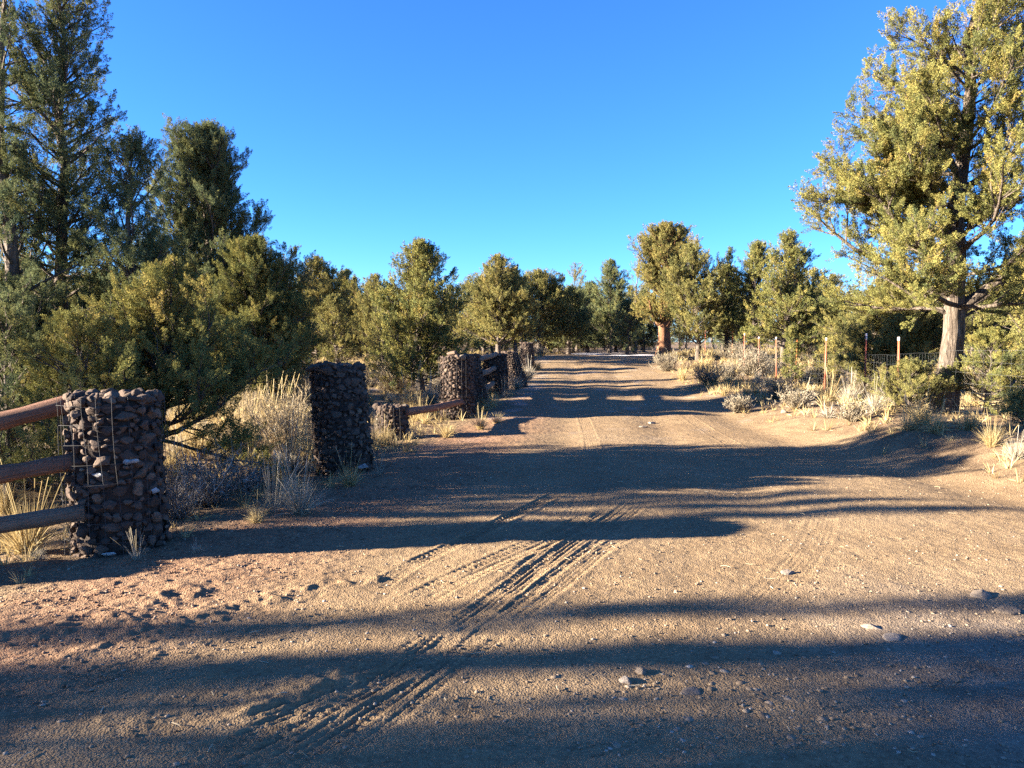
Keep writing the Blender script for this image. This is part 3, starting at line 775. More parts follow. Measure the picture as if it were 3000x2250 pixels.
for k in range(34):   # young low junipers between the far trunks
    d = rs.uniform(50, 88); px = rs.uniform(560, 2500); x = at(px, d)
    if edge_l(d) - 1.5 < x < edge_r(d) + 1.5: continue
    far_tree(px, d, rs.uniform(920, 965), 'low young juniper filling the gaps under the far woods', 'young junipers under the far woods')
# nearer fill between the stand and the clearing, and behind the left stand
for px, d, top, k, s in [(-120, 21, 620, 0, FAR_DARK), (90, 21, 760, 4, FAR), (330, 24, 790, 1, FAR_GOLD), (560, 27, 800, 0, FAR_GOLD), (760, 31, 830, 2, FAR_GOLD)]:
    far_tree(px, d, top, 'juniper glimpsed through the dark stand at the left', 'trees behind the left stand', k, s)
for px, d, top, k, s in [(2690, 27, 830, 1, FAR_GOLD), (2850, 30, 815, 0, FAR), (3060, 19, 760, 4, FAR_GOLD), (2500, 40, 850, 2, FAR_GOLD), (2440, 33, 885, 1, FAR)]:
    far_tree(px, d, top, 'juniper seen behind and below the big right-bank tree', 'trees behind the right-bank tree', k, s)

# --- trees out of the frame to the left that throw the road shadows
NARROW = tree_meshes(H=8.0, r0=0.10, prof=[(0, 0.25), (0.3, 0.27), (0.8, 0.25), (0.93, 0.16), (1, 0.03)], t0=0.08, nl=90, lod=2, seed=311, elev=(8, 58), tuft=0.34, gap=0.12)
HIGH = tree_meshes(H=8.0, r0=0.09, prof=[(0, 0.4), (0.55, 0.5), (0.75, 0.6), (0.92, 0.4), (1, 0.05)], t0=0.56, nl=60, lod=2, seed=312, elev=(8, 50), tuft=0.34, gap=0.12)
HIGH[0].materials.append(BARK); HIGH[1].materials.append(GREEN)
NARROW[0].materials.append(BARK); NARROW[1].materials.append(GREEN)
CASTERS = [(x_, t_ - 0.11 * -x_, h_, k_) for x_, t_, h_, k_ in [(-17, 4.42, 6.0, 5), (-20, 3.55, 6.0, 5), (-23, 3.62, 6.4, 5), (-15, 2.62, 6.4, 5), (-16.5, 2.15, 6.2, 2), (-24, 1.2, 8.0, 1), (-19, 0.2, 7.5, 2), (-14, 6.72, 5.0, 5), (-12, 7.3, 4.4, 5), (-27, 20.5, 5.5, 0), (-18, 3.45, 8.0, 6), (-27, 2.75, 7.6, 3), (-21, 20.6, 5.6, 3), (-23, 22.6, 6.0, 2), (-14, 7.6, 4.7, 3), (-27, 8.4, 7.6, 5), (-31, 9.3, 8.6, 5)]]
for x, y, H, k in CASTERS:
    plant_tree((FAR + [NARROW, HIGH])[k], x, y, 'juniper standing out of sight left of the photo, known by its shadow', 'trees left of the photo', rs.random() * 6.28, H / (8.0 if k > 4 else 6.0))

# ------------------------------------------------------------------ stones
def ico(sub):
    import bmesh
    bm = bmesh.new(); bmesh.ops.create_icosphere(bm, subdivisions=sub, radius=1.0)
    bm.verts.ensure_lookup_table()
    V = np.array([v.co[:] for v in bm.verts]); F = np.array([[v.index for v in f.verts] for f in bm.faces]); bm.free()
    return V, F
ICO3 = ico(3); ICO2 = ico(2); ICO1 = ico(1)

def rock_shape(base, rng, lump=0.24, cuts=14):
    V = base[0].copy()
    for _ in range(cuts):
        n = norm(rng.normal(size=3)); c = rng.uniform(0.40, 0.80)
        dd = V @ n
        V = V - np.outer(np.maximum(dd - c, 0) * 0.96, n)
    f = rng.normal(size=(3, 3)) * 2.0; ph = rng.random(3) * 6.28
    k = 1 + lump * (np.sin(V @ f[0] + ph[0]) * 0.5 + np.sin(V @ f[1] * 1.7 + ph[1]) * 0.35)
    f2 = rng.normal(size=3) * 7
    k += 0.07 * np.sin(V @ f2 + ph[2]) + 0.04 * np.sin(V @ f2[::-1] * 1.9 + ph[0])
    return V * k[:, None]

def gabion(x, y, rb, rt, h, lean, seed, label, base, pale=(), sq=0.0, rz=0.0, cap=None):
    rng = np.random.default_rng(seed)
    z0 = gz(x, y) - 0.04
    root = empty('rock_filled_post', (x, y, z0), label, 'gabion post', 'rock-filled wire posts along the road')
    H = h + 0.04
    def surf(th, z):
        t = z / H; r = rb + (rt - rb) * t
        sqf = 1 + sq * (np.cos(2 * (th - rz)) ** 2)
        r = r * sqf
        return np.stack([r * np.cos(th) + lean[0] * t, r * np.sin(th) + lean[1] * t, z + 0 * th], -1)
    # dart throwing
    S = []
    per = 2 * math.pi * rb
    cell = {}
    for size, tries_ in ((0.075, 50), (0.058, 300), (0.044, 1700), (0.033, 3400), (0.024, 4000)):
        for _ in range(tries_):
            a = rng.random() * 2 * math.pi; z = rng.uniform(0.02, H - 0.01)
            s = size * rng.uniform(0.85, 1.15)
            ok = True
            for b, zz, ss in S:
                du = abs(a - b); du = min(du, 2 * math.pi - du) * rb
                if du > 0.25: continue
                if (du * 0.88) ** 2 + ((z - zz) * 1.12) ** 2 < (0.80 * (s + ss)) ** 2: ok = False; break
            if ok: S.append((a, z, s))
    parts = []
    for a, z, s in S:
        R_ = rock_shape(base, rng)
        p = surf(np.array(a), np.array(z))
        rad_ = np.array([math.cos(a), math.sin(a), 0]); tan = np.array([-math.sin(a), math.cos(a), 0]); up = np.array([0, 0, 1.0])
        rot = rng.normal(0, 0.35)
        t2 = tan * math.cos(rot) + up * math.sin(rot); u2 = -tan * math.sin(rot) + up * math.cos(rot)
        c = p - rad_ * (0.62 * s + rng.uniform(0.0, 0.02))
        V = c + np.outer(R_[:, 0] * s * 0.82, rad_) + np.outer(R_[:, 1] * s * rng.uniform(1.0, 1.3), t2) + np.outer(R_[:, 2] * s * rng.uniform(0.8, 1.0), u2)
        V[:, 2] = np.maximum(V[:, 2], -0.05)
        parts.append((V, base[1], np.full(len(V), np.clip(rng.normal(0.38, 0.17), 0, 1))))
    nt = 46 if cap is None else cap
    for _ in range(nt):   # heaped top
        rr = rt * math.sqrt(rng.random()) * 0.92; a = rng.random() * 6.28; s = rng.uniform(0.04, 0.085)
        R_ = rock_shape(base, rng)
        c = np.array([rr * math.cos(a) + lean[0], rr * math.sin(a) + lean[1], H - 0.035 + rng.uniform(-0.02, 0.03)])
        V = c + R_ * s * np.array([1.1, 1.0, 0.75])
        parts.append((V, base[1], np.full(len(V), np.clip(rng.normal(0.40, 0.16), 0, 1))))
    # core behind the stones, shade of the gaps put into its dark colour
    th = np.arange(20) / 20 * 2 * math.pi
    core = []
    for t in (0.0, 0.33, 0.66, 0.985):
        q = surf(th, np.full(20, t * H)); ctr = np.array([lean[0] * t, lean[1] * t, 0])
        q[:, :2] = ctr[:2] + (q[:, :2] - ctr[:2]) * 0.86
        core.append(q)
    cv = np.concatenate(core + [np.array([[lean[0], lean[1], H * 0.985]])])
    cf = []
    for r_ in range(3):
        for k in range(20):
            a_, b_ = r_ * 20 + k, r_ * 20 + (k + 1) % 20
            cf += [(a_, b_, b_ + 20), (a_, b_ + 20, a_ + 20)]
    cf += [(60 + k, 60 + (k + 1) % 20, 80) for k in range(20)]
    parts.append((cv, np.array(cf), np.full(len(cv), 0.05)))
    V, F, A = merge(parts)
    link('stone_fill', make_mesh('stone_fill', V, F, {'tint': A}, smooth=True), LAVA, root)
    # wire mesh
    P, Rr = [], []
    nv = int(per / 0.10)
    for k in range(nv):
        a = k / nv * 2 * math.pi + rng.normal(0, 0.01)
        zz = np.linspace(0.0, H - 0.01, 16)
        q = surf(np.full(16, a) + 0.02 * np.sin(zz * 5 + k), zz); q[:, :2] += np.array([math.cos(a), math.sin(a)]) * (0.030 + 0.006 * np.sin(zz * 9 + k))[:, None]
        P.append(q)
    v1 = tubes(np.array(P), np.full((len(P), 16), 0.0016), 4)
    P = []
    nz = int(H / 0.145)
    for k in range(nz + 1):
        th2 = np.linspace(0, 2 * math.pi, 41)
        z = min(0.02 + k * 0.145, H - 0.012)
        q = surf(th2, np.full(41, z) + 0.008 * np.sin(th2 * 3 + k)); q[:, :2] += np.stack([np.cos(th2), np.sin(th2)], 1) * 0.031
        P.append(q)
    v2 = tubes(np.array(P), np.full((len(P), 41), 0.0016), 4)
    V, F, _ = merge([v1, v2])
    link('wire_mesh', make_mesh('wire_mesh', V, F), RUSTWIRE, root)
    for a, z, s in pale:
        R_ = rock_shape(base, rng, 0.3)
        p = surf(np.array(a), np.array(z)); rad_ = np.array([math.cos(a), math.sin(a), 0]); tan = np.array([-math.sin(a), math.cos(a), 0])
        V = p - rad_ * 0.35 * s + np.outer(R_[:, 0] * s * 0.5, rad_) + np.outer(R_[:, 1] * s * 1.3, tan) + R_[:, 2:3] * s * np.array([[0, 0, 0.6]])
        o = link('pale_stone', make_mesh('pale_stone', V, base[1], {'tint': np.clip(0.5 + 0.5 * R_[:, 2], 0, 1)}, smooth=True), PALEROCK, root)
    return root

Q = -math.pi / 2
gabion(-3.10, 6.05, 0.372, 0.352, 1.22, (-0.07, 0.02), 1, 'nearest rock-filled wire post, log rails running into its left side', ICO3,
       pale=[(Q + 0.75, 0.75, 0.05), (Q + 0.12, 0.67, 0.04), (Q + 0.2, 0.07, 0.045), (Q + 1.3, 0.5, 0.045)])
gabion(-2.10, 9.6, 0.385, 0.35, 1.34, (-0.09, 0.02), 2, 'second rock-filled wire post from the camera, standing alone with a white rock at its foot', ICO3, pale=[(Q + 0.9, 0.14, 0.075)])
gabion(-2.02, 13.0, 0.31, 0.28, 0.56, (-0.02, 0), 3, 'low slumped rock-filled post, half the height of its neighbours, holding one log', ICO2)
gabion(-1.16, 16.4, 0.40, 0.36, 1.33, (-0.02, 0), 4, 'sunlit rock-filled post with a stone perched on its rim', ICO2)
gabion(-0.93, 18.3, 0.46, 0.30, 1.32, (-0.14, 0.0), 5, 'leaning rock-filled post close behind the sunlit one', ICO2)
gabion(-0.52, 24.2, 0.45, 0.40, 1.24, (-0.02, 0), 6, 'dark rock-filled post with three log ends poking out of its front', ICO1)
gabion(0.14, 26.6, 0.46, 0.28, 1.22, (-0.22, 0), 7, 'dark sloping rock-filled post right behind the one with log ends', ICO1)
gabion(0.68, 33.5, 0.34, 0.30, 1.2, (-0.03, 0), 8, 'farthest rock-filled post, half sunlit, at the road edge', ICO1)

gabion(-5.72, 5.12, 0.38, 0.35, 1.18, (0.03, 0), 9, 'rock-filled post just outside the photo holding the left ends of three log rails', ICO1)
# stone perched on the sunlit post
rng = np.random.default_rng(5)
def rock(x, y, s, label, group=None, flat=0.5, z=None, mat=None, seed=0, name='stone'):
    rr = np.random.default_rng(seed)
    R_ = rock_shape(ICO3, rr, 0.25, 8) * np.array([1.15, 0.85, flat]) * s
    o = link(name, make_mesh(name, R_, ICO3[1], {'tint': np.clip(rr.normal(0.5, 0.1) + 0.1 * R_[:, 2] / s, 0, 1)}, smooth=True), mat or ROADROCK, None, (x, y, (gz(x, y) if z is None else z) + s * flat * 0.12), rr.random() * 6.28)
    tag(o, label, 'stone', group)
    return o
rock(-1.27, 16.3, 0.10, 'reddish stone perched on the rim of the sunlit post', None, 0.75, gz(-1.16, 16.4) + 1.38, LAVA, 3)

# ------------------------------------------------------------------ log rails
def rail(p0, p1, r, label, mat, seed):
    p0 = np.array(p0, float); p1 = np.array(p1, float)
    L = np.linalg.norm(p1 - p0); rr = np.random.default_rng(seed)
    n, s = 18, 16
    xs = np.concatenate([[0, 0.0], np.linspace(0.004, L - 0.004, n), [L, L]])
    rs_ = np.concatenate([[0.001, r * 0.93], np.full(n, r) * (1 + 0.045 * rr.normal(size=n)), [r * 0.9, 0.001]])
    rs_ = rs_ * np.linspace(1.05, 0.95, len(rs_))
    P = np.stack([xs, 0.012 * np.sin(xs * 1.3 + seed), 0.010 * np.sin(xs * 1.9 + 2 * seed)], 1)
    th = np.arange(s) / s * 2 * math.pi
    k = 1 + 0.03 * np.sin(2 * th + seed) + 0.02 * np.sin(5 * th + seed * 2)
    V = np.stack([np.repeat(P[:, 0], s), (P[:, 1][:, None] + rs_[:, None] * np.cos(th) * k).ravel(), (P[:, 2][:, None] + rs_[:, None] * np.sin(th) * k).ravel()], 1)
    idx = np.arange(len(P) * s).reshape(len(P), s)
    F = np.stack([idx[:-1], np.roll(idx, -1, 1)[:-1], np.roll(idx, -1, 1)[1:], idx[1:]], -1).reshape(-1, 4)
    o = link('log_rail', make_mesh('log_rail', V, F, smooth=True), mat)
    d = Vector(p1 - p0); o.location = p0
    o.rotation_mode = 'QUATERNION'; o.rotation_quaternion = d.to_track_quat('X', 'Z')
    return tag(o, label, 'log rail', 'log rails between the rock-filled posts')
rail((-3.36, 5.98, 1.13), (-5.45, 5.26, 0.58), 0.068, 'top reddish log rail running out of the nearest post to the left', LOG_RED, 1)
rail((-3.30, 5.88, 0.70), (-5.45, 5.16, 0.36), 0.066, 'middle cracked log rail running out of the nearest post to the left', LOG_RED, 2)
rail((-3.22, 5.76, 0.315), (-5.45, 5.04, 0.02), 0.062, 'lowest grey log rail running out of the nearest post to the left', LOG_GREY, 3)
rail((-1.80, 12.9, 0.40), (-1.05, 15.93, 0.335), 0.066, 'single log slanting from the low slumped post to the sunlit post', LOG_RED, 4)
zr = gz(-0.6, 23)
rail((-0.98, 18.6, 1.10), (-0.50, 23.74, 1.20), 0.075, 'upper pale log rail reaching the dark post with log ends', LOG_GREY, 5)
rail((-0.86, 18.5, 0.76), (-0.54, 23.72, 0.77), 0.075, 'middle pale log rail reaching the dark post with log ends', LOG_GREY, 6)
rail((-0.72, 18.5, 0.42), (-0.57, 23.70, 0.32), 0.075, 'lowest pale log rail reaching the dark post with log ends', LOG_GREY, 7)

# ------------------------------------------------------------------ wire fence on the right
FP = [(9.35, 10.6), (7.86, 13.86), (8.35, 16.6), (8.96, 19.5), (8.75, 21.5), (8.87, 24.0), (9.28, 27.0), (9.63, 30.0), (9.96, 33.0), (10.3, 36.0), (10.77, 39.0), (11.17, 42.5), (11.56, 46.0)]
fx, fy = FP[3]
fence = empty('wire_fence', (fx, fy, gz(fx, fy)), 'woven wire fence on orange-red steel posts along the right side of the road', 'fence')
def local(p): return np.asarray(p, float) - np.array([fx, fy, gz(fx, fy)])
tops = {}
for i, (x, y) in enumerate(FP):
    z = gz(x, y); h = 1.52 + (0.10 if i == 3 else 0.03 * math.sin(i * 2.3)); h = h - 0.25 * (z - 0.17)
    tops[i] = z
    if i == 1: continue
    w = 0.022
    prof = [(-w, 0.004), (-w, -0.004), (-0.004, -0.004), (-0.004, -0.036), (0.004, -0.036), (0.004, -0.004), (w, -0.004), (w, 0.004)]
    m = POSTRED if i in (0, 2, 3, 4, 6, 8, 12) else (POSTORANGE if i in (5, 9, 10) else POSTRED)
    if i == 11: m = POSTDARK
    lean = 0.015 * math.sin(i * 5.1)
    def tee(z0, z1, grow=1.0):
        k = len(prof)
        V = [(a * grow + lean * zz, b * grow + (0.004 if grow > 1 else 0), zz) for zz in (z0, z1) for a, b in prof]
        F4 = [(a, (a + 1) % k, (a + 1) % k + k, a + k) for a in range(k)]
        return np.array(V), [np.array(F4), np.array([list(range(k))[::-1]]), np.array([list(range(k, 2 * k))])]
    V, F = tee(-0.3, h)
    po = link('post', make_mesh('post', V, F), m, fence, local((x, y, z)))
    if i in (2, 3, 4, 6, 7, 8):
        V, F = tee(h - 0.07 if i != 3 else h - 0.16, h + 0.003, 1.12)
        link('white_tip', make_mesh('white_tip', V, F), WHITEPAINT, po)
for i in range(len(FP) - 1):
    a = np.array([*FP[i], tops[i]]); b = np.array([*FP[i + 1], tops[i + 1]])
    L = np.linalg.norm(b - a); rr = np.random.default_rng(i)
    t = np.linspace(0, 1, 12)[:, None]
    base = a * (1 - t) + b * t
    P = []
    for hgt in (0.06, 0.17, 0.29, 0.43, 0.58, 0.76, 0.95, 1.16):
        q = base.copy(); q[:, 2] += hgt * (1 - 0.02 * i) + 0.012 * np.sin(t[:, 0] * 9 + hgt * 7 + i) - 0.025 * np.sin(np.pi * t[:, 0])
        q[:, 0] += -0.012
        P.append(q)
    h_ = tubes(np.array(P), np.full((len(P), 12), 0.0014 + 0.0010 * min(1, i / 5)), 3)
    nv = int(L / 0.16); P = []
    for k in range(1, nv):
        tt = k / nv; q0 = a * (1 - tt) + b * tt
        zz = np.linspace(0.05, 1.15 * (1 - 0.02 * i), 5)
        P.append(np.stack([np.full(5, q0[0] - 0.012) + 0.008 * rr.normal(size=5), np.full(5, q0[1]) + 0.01 * rr.normal(size=5), q0[2] + zz - 0.025 * math.sin(math.pi * tt)], 1))
    v_ = tubes(np.array(P), np.full((len(P), 5), 0.0011 + 0.0007 * min(1, i / 5)), 3)
    V, F, _ = merge([h_, v_])
    link('woven_wire', make_mesh('woven_wire', V - np.array([fx, fy, gz(fx, fy)]), F), WIRE, fence)

# ------------------------------------------------------------------ grasses and shrubs
def grass_mesh(n, length, spread, seed, width=0.0028, stalks=0, curl=0.5):
    r = np.random.default_rng(seed)
    az = r.random(n) * 2 * np.pi; base_r = 0.05 * np.sqrt(r.random(n)) * (length / 0.35)
    tilt = np.abs(r.normal(0, spread, n)) + 0.05
    L = length * r.uniform(0.45, 1.1, n)
    if stalks: L[:stalks] = length * r.uniform(1.3, 1.9, stalks); tilt[:stalks] *= 0.5
    t = np.linspace(0, 1, 5)[None, :]
    bend = tilt[:, None] * (1 + curl * t * 1.6)
    seg = (L / 4)[:, None]
    dx = np.sin(bend) * seg; dz = np.cos(bend) * seg
    hx = np.concatenate([np.zeros((n, 1)), np.cumsum(dx[:, 1:], 1)], 1); hz = np.concatenate([np.zeros((n, 1)), np.cumsum(dz[:, 1:], 1)], 1)
    P = np.stack([np.cos(az)[:, None] * (base_r[:, None] + hx), np.sin(az)[:, None] * (base_r[:, None] + hx), np.maximum(hz, 0.003) - 0.015 * (t == 0)], -1)
    W = width * np.array([1, 0.95, 0.8, 0.55, 0.12])[None, :] * r.uniform(0.6, 1.2, n)[:, None]
    if stalks: W[:stalks, 3:] = width * 1.1
    V, F = ribbons(P, W, r)
    return V, F, np.repeat(np.clip(r.normal(0.55, 0.25, n), 0, 1), 10)

def gm(*a, **k):
    V, F, A = grass_mesh(*a, **k); return make_mesh('blades', V, F, {'tint': A})
G_ = {'s': [gm(150, 0.24, 0.55, s) for s in (1, 2, 3)], 'm': [gm(300, 0.36, 0.42, s, stalks=8) for s in (4, 5, 6)], 'l': [gm(420, 0.50, 0.36, s, 0.003, stalks=12) for s in (7, 8)],
      't': [gm(90, 0.30, 0.30, s, 0.0022, stalks=18, curl=0.45) for s in (9, 10)], 'w': [gm(260, 0.30, 0.85, s, stalks=4) for s in (11, 12)]}
GF = {k: [m.copy() for m in v] for k, v in G_.items()}
for v in G_.values():
    for m in v: m.materials.append(STRAW)
for v in GF.values():
    for m in v: m.materials.append(FROSTY)
rg = random.Random(5)
def tuft(px, py, kind, label, group, frosty=False, s=1.0, zg=0.0, xy=None):
    x, y = xy if xy else px_ground(px, py, zg)
    if not xy: x, y = px_terrain(px, py)
    o = link('grass_tuft', rg.choice((GF if frosty else G_)[kind]), None, None, (x, y, gz(x, y) - 0.005), rg.random() * 6.28)
    o.scale = (s, s, s * rg.uniform(0.9, 1.1))
    return tag(o, label, 'grass tuft', group)
NEARG = 'grass tufts beside the rock-filled posts'
tuft(1025, 1425, 'm', 'pale straw grass tuft right at the foot of the second post', NEARG, s=0.75)
tuft(880, 1508, 'l', 'wide grey-straw grass tuft between the nearest and second posts', NEARG, True, 0.7)
tuft(750, 1530, 'w', 'short stiff grass tuft low on the gravel edge between the first two posts', NEARG, False, 0.55)
tuft(800, 1500, 't', 'tall thin grass stalks in the shade left of the second post', NEARG, True, 1.0)
tuft(850, 1450, 't', 'tall grass stalks against the left base of the second post', NEARG, True, 1.0)
tuft(85, 1620, 'l', 'golden sunlit grass clump under the lowest log rail', NEARG, False, 0.85)
tuft(20, 1500, 'm', 'golden grass clump between the log rails at the left edge', NEARG, False, 0.9)
tuft(400, 1640, 't', 'thin frosty stalks in front of the nearest post', NEARG, True, 0.5)
tuft(575, 1620, 'w', 'tiny green-tinged grass tuft on the gravel right of the nearest post', NEARG, True, 0.3)
tuft(110, 1640, 'w', 'small grass tuft in the dirt before the nearest post', NEARG, True, 0.4)
tuft(1125, 1305, 'm', 'straw grass tuft before the low slumped post', NEARG, False, 0.9)
tuft(1160, 1250, 't', 'thin stalks standing in front of the low slumped post', NEARG, True, 0.8)
tuft(1110, 1395, 't', 'frosty stalks beside the white rock of the second post', NEARG, True, 0.55)
tuft(1210, 1285, 's', 'grey grass tuft at the right side of the low slumped post', NEARG, True, 1.1)
tuft(1308, 1282, 'm', 'spiky straw grass tuft between the low post and the road', NEARG, False, 0.8)
tuft(1408, 1258, 'm', 'straw grass tuft nearest the road before the sunlit post', NEARG, False, 0.8)
tuft(1455, 1240, 's', 'small straw grass tuft at the road edge', NEARG, False, 1.0)
tuft(1412, 1205, 'w', 'yellow flattened grass clump at the right of the sunlit post', NEARG, False, 1.3)
tuft(1440, 1195, 'w', 'yellow flattened grass clump near the leaning post', NEARG, False, 1.2)
tuft(1432, 1180, 't', 'upright pale stalks in front of the leaning post', NEARG, False, 1.2)
tuft(1265, 1185, 'l', 'big arching grey grass bunch left of the sunlit post', NEARG, True, 1.15)
tuft(1235, 1230, 'm', 'golden grass clump under the single slanting log', NEARG, False, 1.0)
tuft(1200, 1225, 'm', 'golden grass clump behind the low slumped post', NEARG, False, 1.1)
tuft(1480, 1165, 't', 'tall stalks in front of the dark post with log ends', NEARG, True, 1.2)
tuft(1515, 1140, 'l', 'grey grass bunch at the foot of the dark sloping post', NEARG, True, 1.0)
tuft(1550, 1110, 'l', 'grey grass bunch at the road edge near the farthest post', NEARG, True, 1.1)
tuft(1575, 1085, 'l', 'pale grass bunch just right of the farthest post', NEARG, False, 1.0)
RIGHTG = 'grass tufts on the right bank'
tuft(2165, 1175, 's', 'low straw grass tuft at the road edge before the fence', RIGHTG, False, 1.5)
tuft(2120, 1160, 's', 'rounded straw grass tuft left of the low one at the road edge', RIGHTG, False, 1.4)
tuft(2430, 1175, 'm', 'upright golden grass bunch at the foot of an orange fence post', RIGHTG, False, 1.4, 0.2)
tuft(2490, 1185, 'l', 'grey grass bunch between two red fence posts', RIGHTG, True, 1.0, 0.2)
tuft(2350, 1195, 'w', 'spreading grey grass clump below the fence posts', RIGHTG, True, 1.4, 0.2)
tuft(2425, 1225, 's', 'small wiry grass clump low on the bank', RIGHTG, True, 1.2, 0.2)
tuft(2560, 1210, 'm', 'dry grass bunch beside the small sunlit shrub', RIGHTG, True, 1.0, 0.2)
tuft(2700, 1245, 'l', 'long straw grass left of the big trunk base', RIGHTG, False, 0.9, 0.3)
tuft(2660, 1260, 'w', 'flattened straw grass on the bank crest before the big trunk', RIGHTG, False, 1.2, 0.3)
tuft(2740, 1265, 'w', 'matted straw grass under the big trunk', RIGHTG, False, 1.2, 0.3)
tuft(2840, 1260, 'l', 'leaning straw grass right of the big trunk', RIGHTG, False, 0.6, 0.3)
tuft(2905, 1310, 'l', 'bushy straw grass on the right bank near the photo edge', RIGHTG, False, 0.6, 0.3)
tuft(2975, 1350, 'l', 'frosty grass clump at the right edge of the bank', RIGHTG, True, 0.5, 0.3)
tuft(2000, 1115, 'm', 'yellow grass tuft beside the pale sagebrush at the road edge', RIGHTG, False, 1.4)
tuft(2060, 1085, 'm', 'yellow grass below the golden leaning tree', RIGHTG, False, 1.6)

def shrub_arrays(h, w, n, seed, width=0.004, leafy=0.0, fine=1.0):
    r = np.random.default_rng(seed)
    az = r.random(n) * 2 * np.pi; e = r.uniform(0.35, 1.45, n)
    L = np.hypot(np.cos(e) * w, np.sin(e) * h) * r.uniform(0.7, 1.05, n)
    d = np.stack([np.cos(az) * np.cos(e), np.sin(az) * np.cos(e), np.sin(e)], 1)
    b = np.stack([np.cos(az), np.sin(az), 0 * az], 1) * (0.10 * w * r.random(n))[:, None]; b[:, 2] = -0.02
    K = 5
    def grow(b, d, L, crook):
        pts = [b]; dd = d
        for k in range(K - 1):
            dd = norm(dd + crook * r.normal(size=dd.shape) + np.array([0, 0, 0.10])); pts.append(pts[-1] + dd * (L / (K - 1))[:, None])
        return np.stack(pts, 1)
    P0 = grow(b, d, L, 0.16)
    parts = [ribbons(P0, width * 1.5 * np.linspace(1, 0.35, K)[None] * np.ones((n, 1)), r)]
    tint = [np.repeat(np.clip(r.normal(0.30, 0.15, n), 0, 1), K * 2)]
    src, ln = P0, L
    ends = []
    for lvl, m in ((0, int(6 * fine)), (1, int(3 * fine))):
        N = len(src); k = r.integers(1, K, (N, m)); ii = np.repeat(np.arange(N), m)
        f = r.random(N * m)[:, None]; kk = k.ravel()
        bb = src[ii, kk - 1] * (1 - f) + src[ii, kk] * f
        tan = norm(src[ii, kk] - src[ii, kk - 1])
        dd = norm(tan + 0.75 * r.normal(size=tan.shape) + np.array([0, 0, 0.35]))
        l2 = (ln[ii] * (0.38 if lvl == 0 else 0.42)) * r.uniform(0.4, 1.1, N * m)
        Pn = grow(bb, dd, l2, 0.2)
        parts.append(ribbons(Pn, width * (0.85 if lvl == 0 else 0.6) * np.linspace(1, 0.4, K)[None] * np.ones((N * m, 1)), r))
        tint.append(np.repeat(np.clip(r.normal(0.5 + 0.12 * lvl, 0.22, N * m), 0, 1), K * 2))
        src, ln = Pn, l2
    if leafy > 0:
        N = int(len(src) * leafy); i = r.integers(0, len(src), N); k = r.integers(2, K, N)
        c = src[i, k]; dd = norm(r.normal(size=(N, 3)) + np.array([0, 0, 0.8])); s = norm(np.cross(dd, r.normal(size=(N, 3))))
        l = r.uniform(0.012, 0.028, N)[:, None]
        V = np.stack([c, c + dd * l * .5 + s * l * .3, c + dd * l, c + dd * l * .5 - s * l * .3], 1).reshape(-1, 3)
        parts.append((V, np.arange(len(V)).reshape(-1, 4))); tint.append(np.repeat(np.clip(r.normal(0.75, 0.2, N), 0, 1), 4))
    V, F, _ = merge(parts)
    V[:, 2] = np.maximum(V[:, 2], -0.02)
    return V, F, np.concatenate(tint)

def sm(mat, *a, **k):
    V, F, A = shrub_arrays(*a, **k); m = make_mesh('twigs', V, F, {'tint': A}); m.materials.append(mat); return m
SH = {'pale': [sm(PALETWIG, 1.0, 0.75, 130, 1, 0.0042, 0.6)], 'twig': [sm(TWIG, 0.62, 0.75, 90, 2, 0.0045), sm(TWIG, 0.5, 0.7, 80, 3, 0.0045)],
      'sage': [sm(SAGE, 0.5, 0.58, 80, 4, 0.005, 2.0), sm(SAGE, 0.5, 0.7, 80, 5, 0.005, 2.0), sm(SAGE, 0.62, 0.78, 90, 6, 0.006, 1.6)],
      'low': [sm(SAGE, 0.3, 0.45, 60, 7, 0.005, 1.5), sm(SAGE, 0.28, 0.5, 60, 8, 0.005, 1.2)]}
def shrub(px, py, kind, label, group=None, s=1.0, d=None, k=None):
    if d is not None: x, y = at(px, d), d
    else:
        x, y = px_terrain(px, py)
    ms = SH[kind]
    o = link('brush_shrub', ms[k if k is not None else rg.randrange(len(ms))], None, None, (x, y, gz(x, y)), rg.random() * 6.28)
    o.scale = (s, s, s)
    return tag(o, label, 'shrub', group)
shrub(838, 0, 'pale', 'large pale straw-coloured twig bush left of the second post', None, 1.0, 11.3)
shrub(720, 0, 'pale', 'smaller pale twig bush at the left of the large straw-coloured one', None, 0.7, 11.8)
shrub(620, 1480, 'twig', 'tangled dark twig bush right of the nearest post', None, 0.95, None, 0)
shrub(520, 1520, 'twig', 'dark twig bush touching the right side of the nearest post', None, 0.75, None, 1)
shrub(735, 1440, 'twig', 'low dark twig bush between the first two posts', None, 0.6, None, 1)
shrub(60, 1430, 'twig', 'grey dead twig bush behind the middle log rail', None, 0.9, None, 0)
shrub(1955, 1088, 'sage', 'pale round sagebrush at the road edge below the old red-trunked tree', None, 1.5, None, 0)
shrub(2075, 1128, 'sage', 'long grey sagebrush mound at the right road edge', None, 1.4, None, 1)
shrub(2135, 1118, 'sage', 'grey sagebrush joined to the right end of the long mound', None, 1.3, None, 1)
shrub(2200, 1100, 'sage', 'tall pale sagebrush mound before the middle fence posts', None, 1.55, None, 2)
shrub(2255, 1105, 'sage', 'pale sagebrush close to a red fence post', None, 1.3, None, 0)
shrub(2275, 1170, 'sage', 'grey-brown sagebrush on the bank below the fence', None, 1.0, None, 1)
shrub(2165, 1210, 'low', 'dark low brush at the frosty road edge', None, 1.2, None, 0)
shrub(2330, 1200, 'low', 'low grey brush below the two orange fence posts', None, 1.3, None, 1)
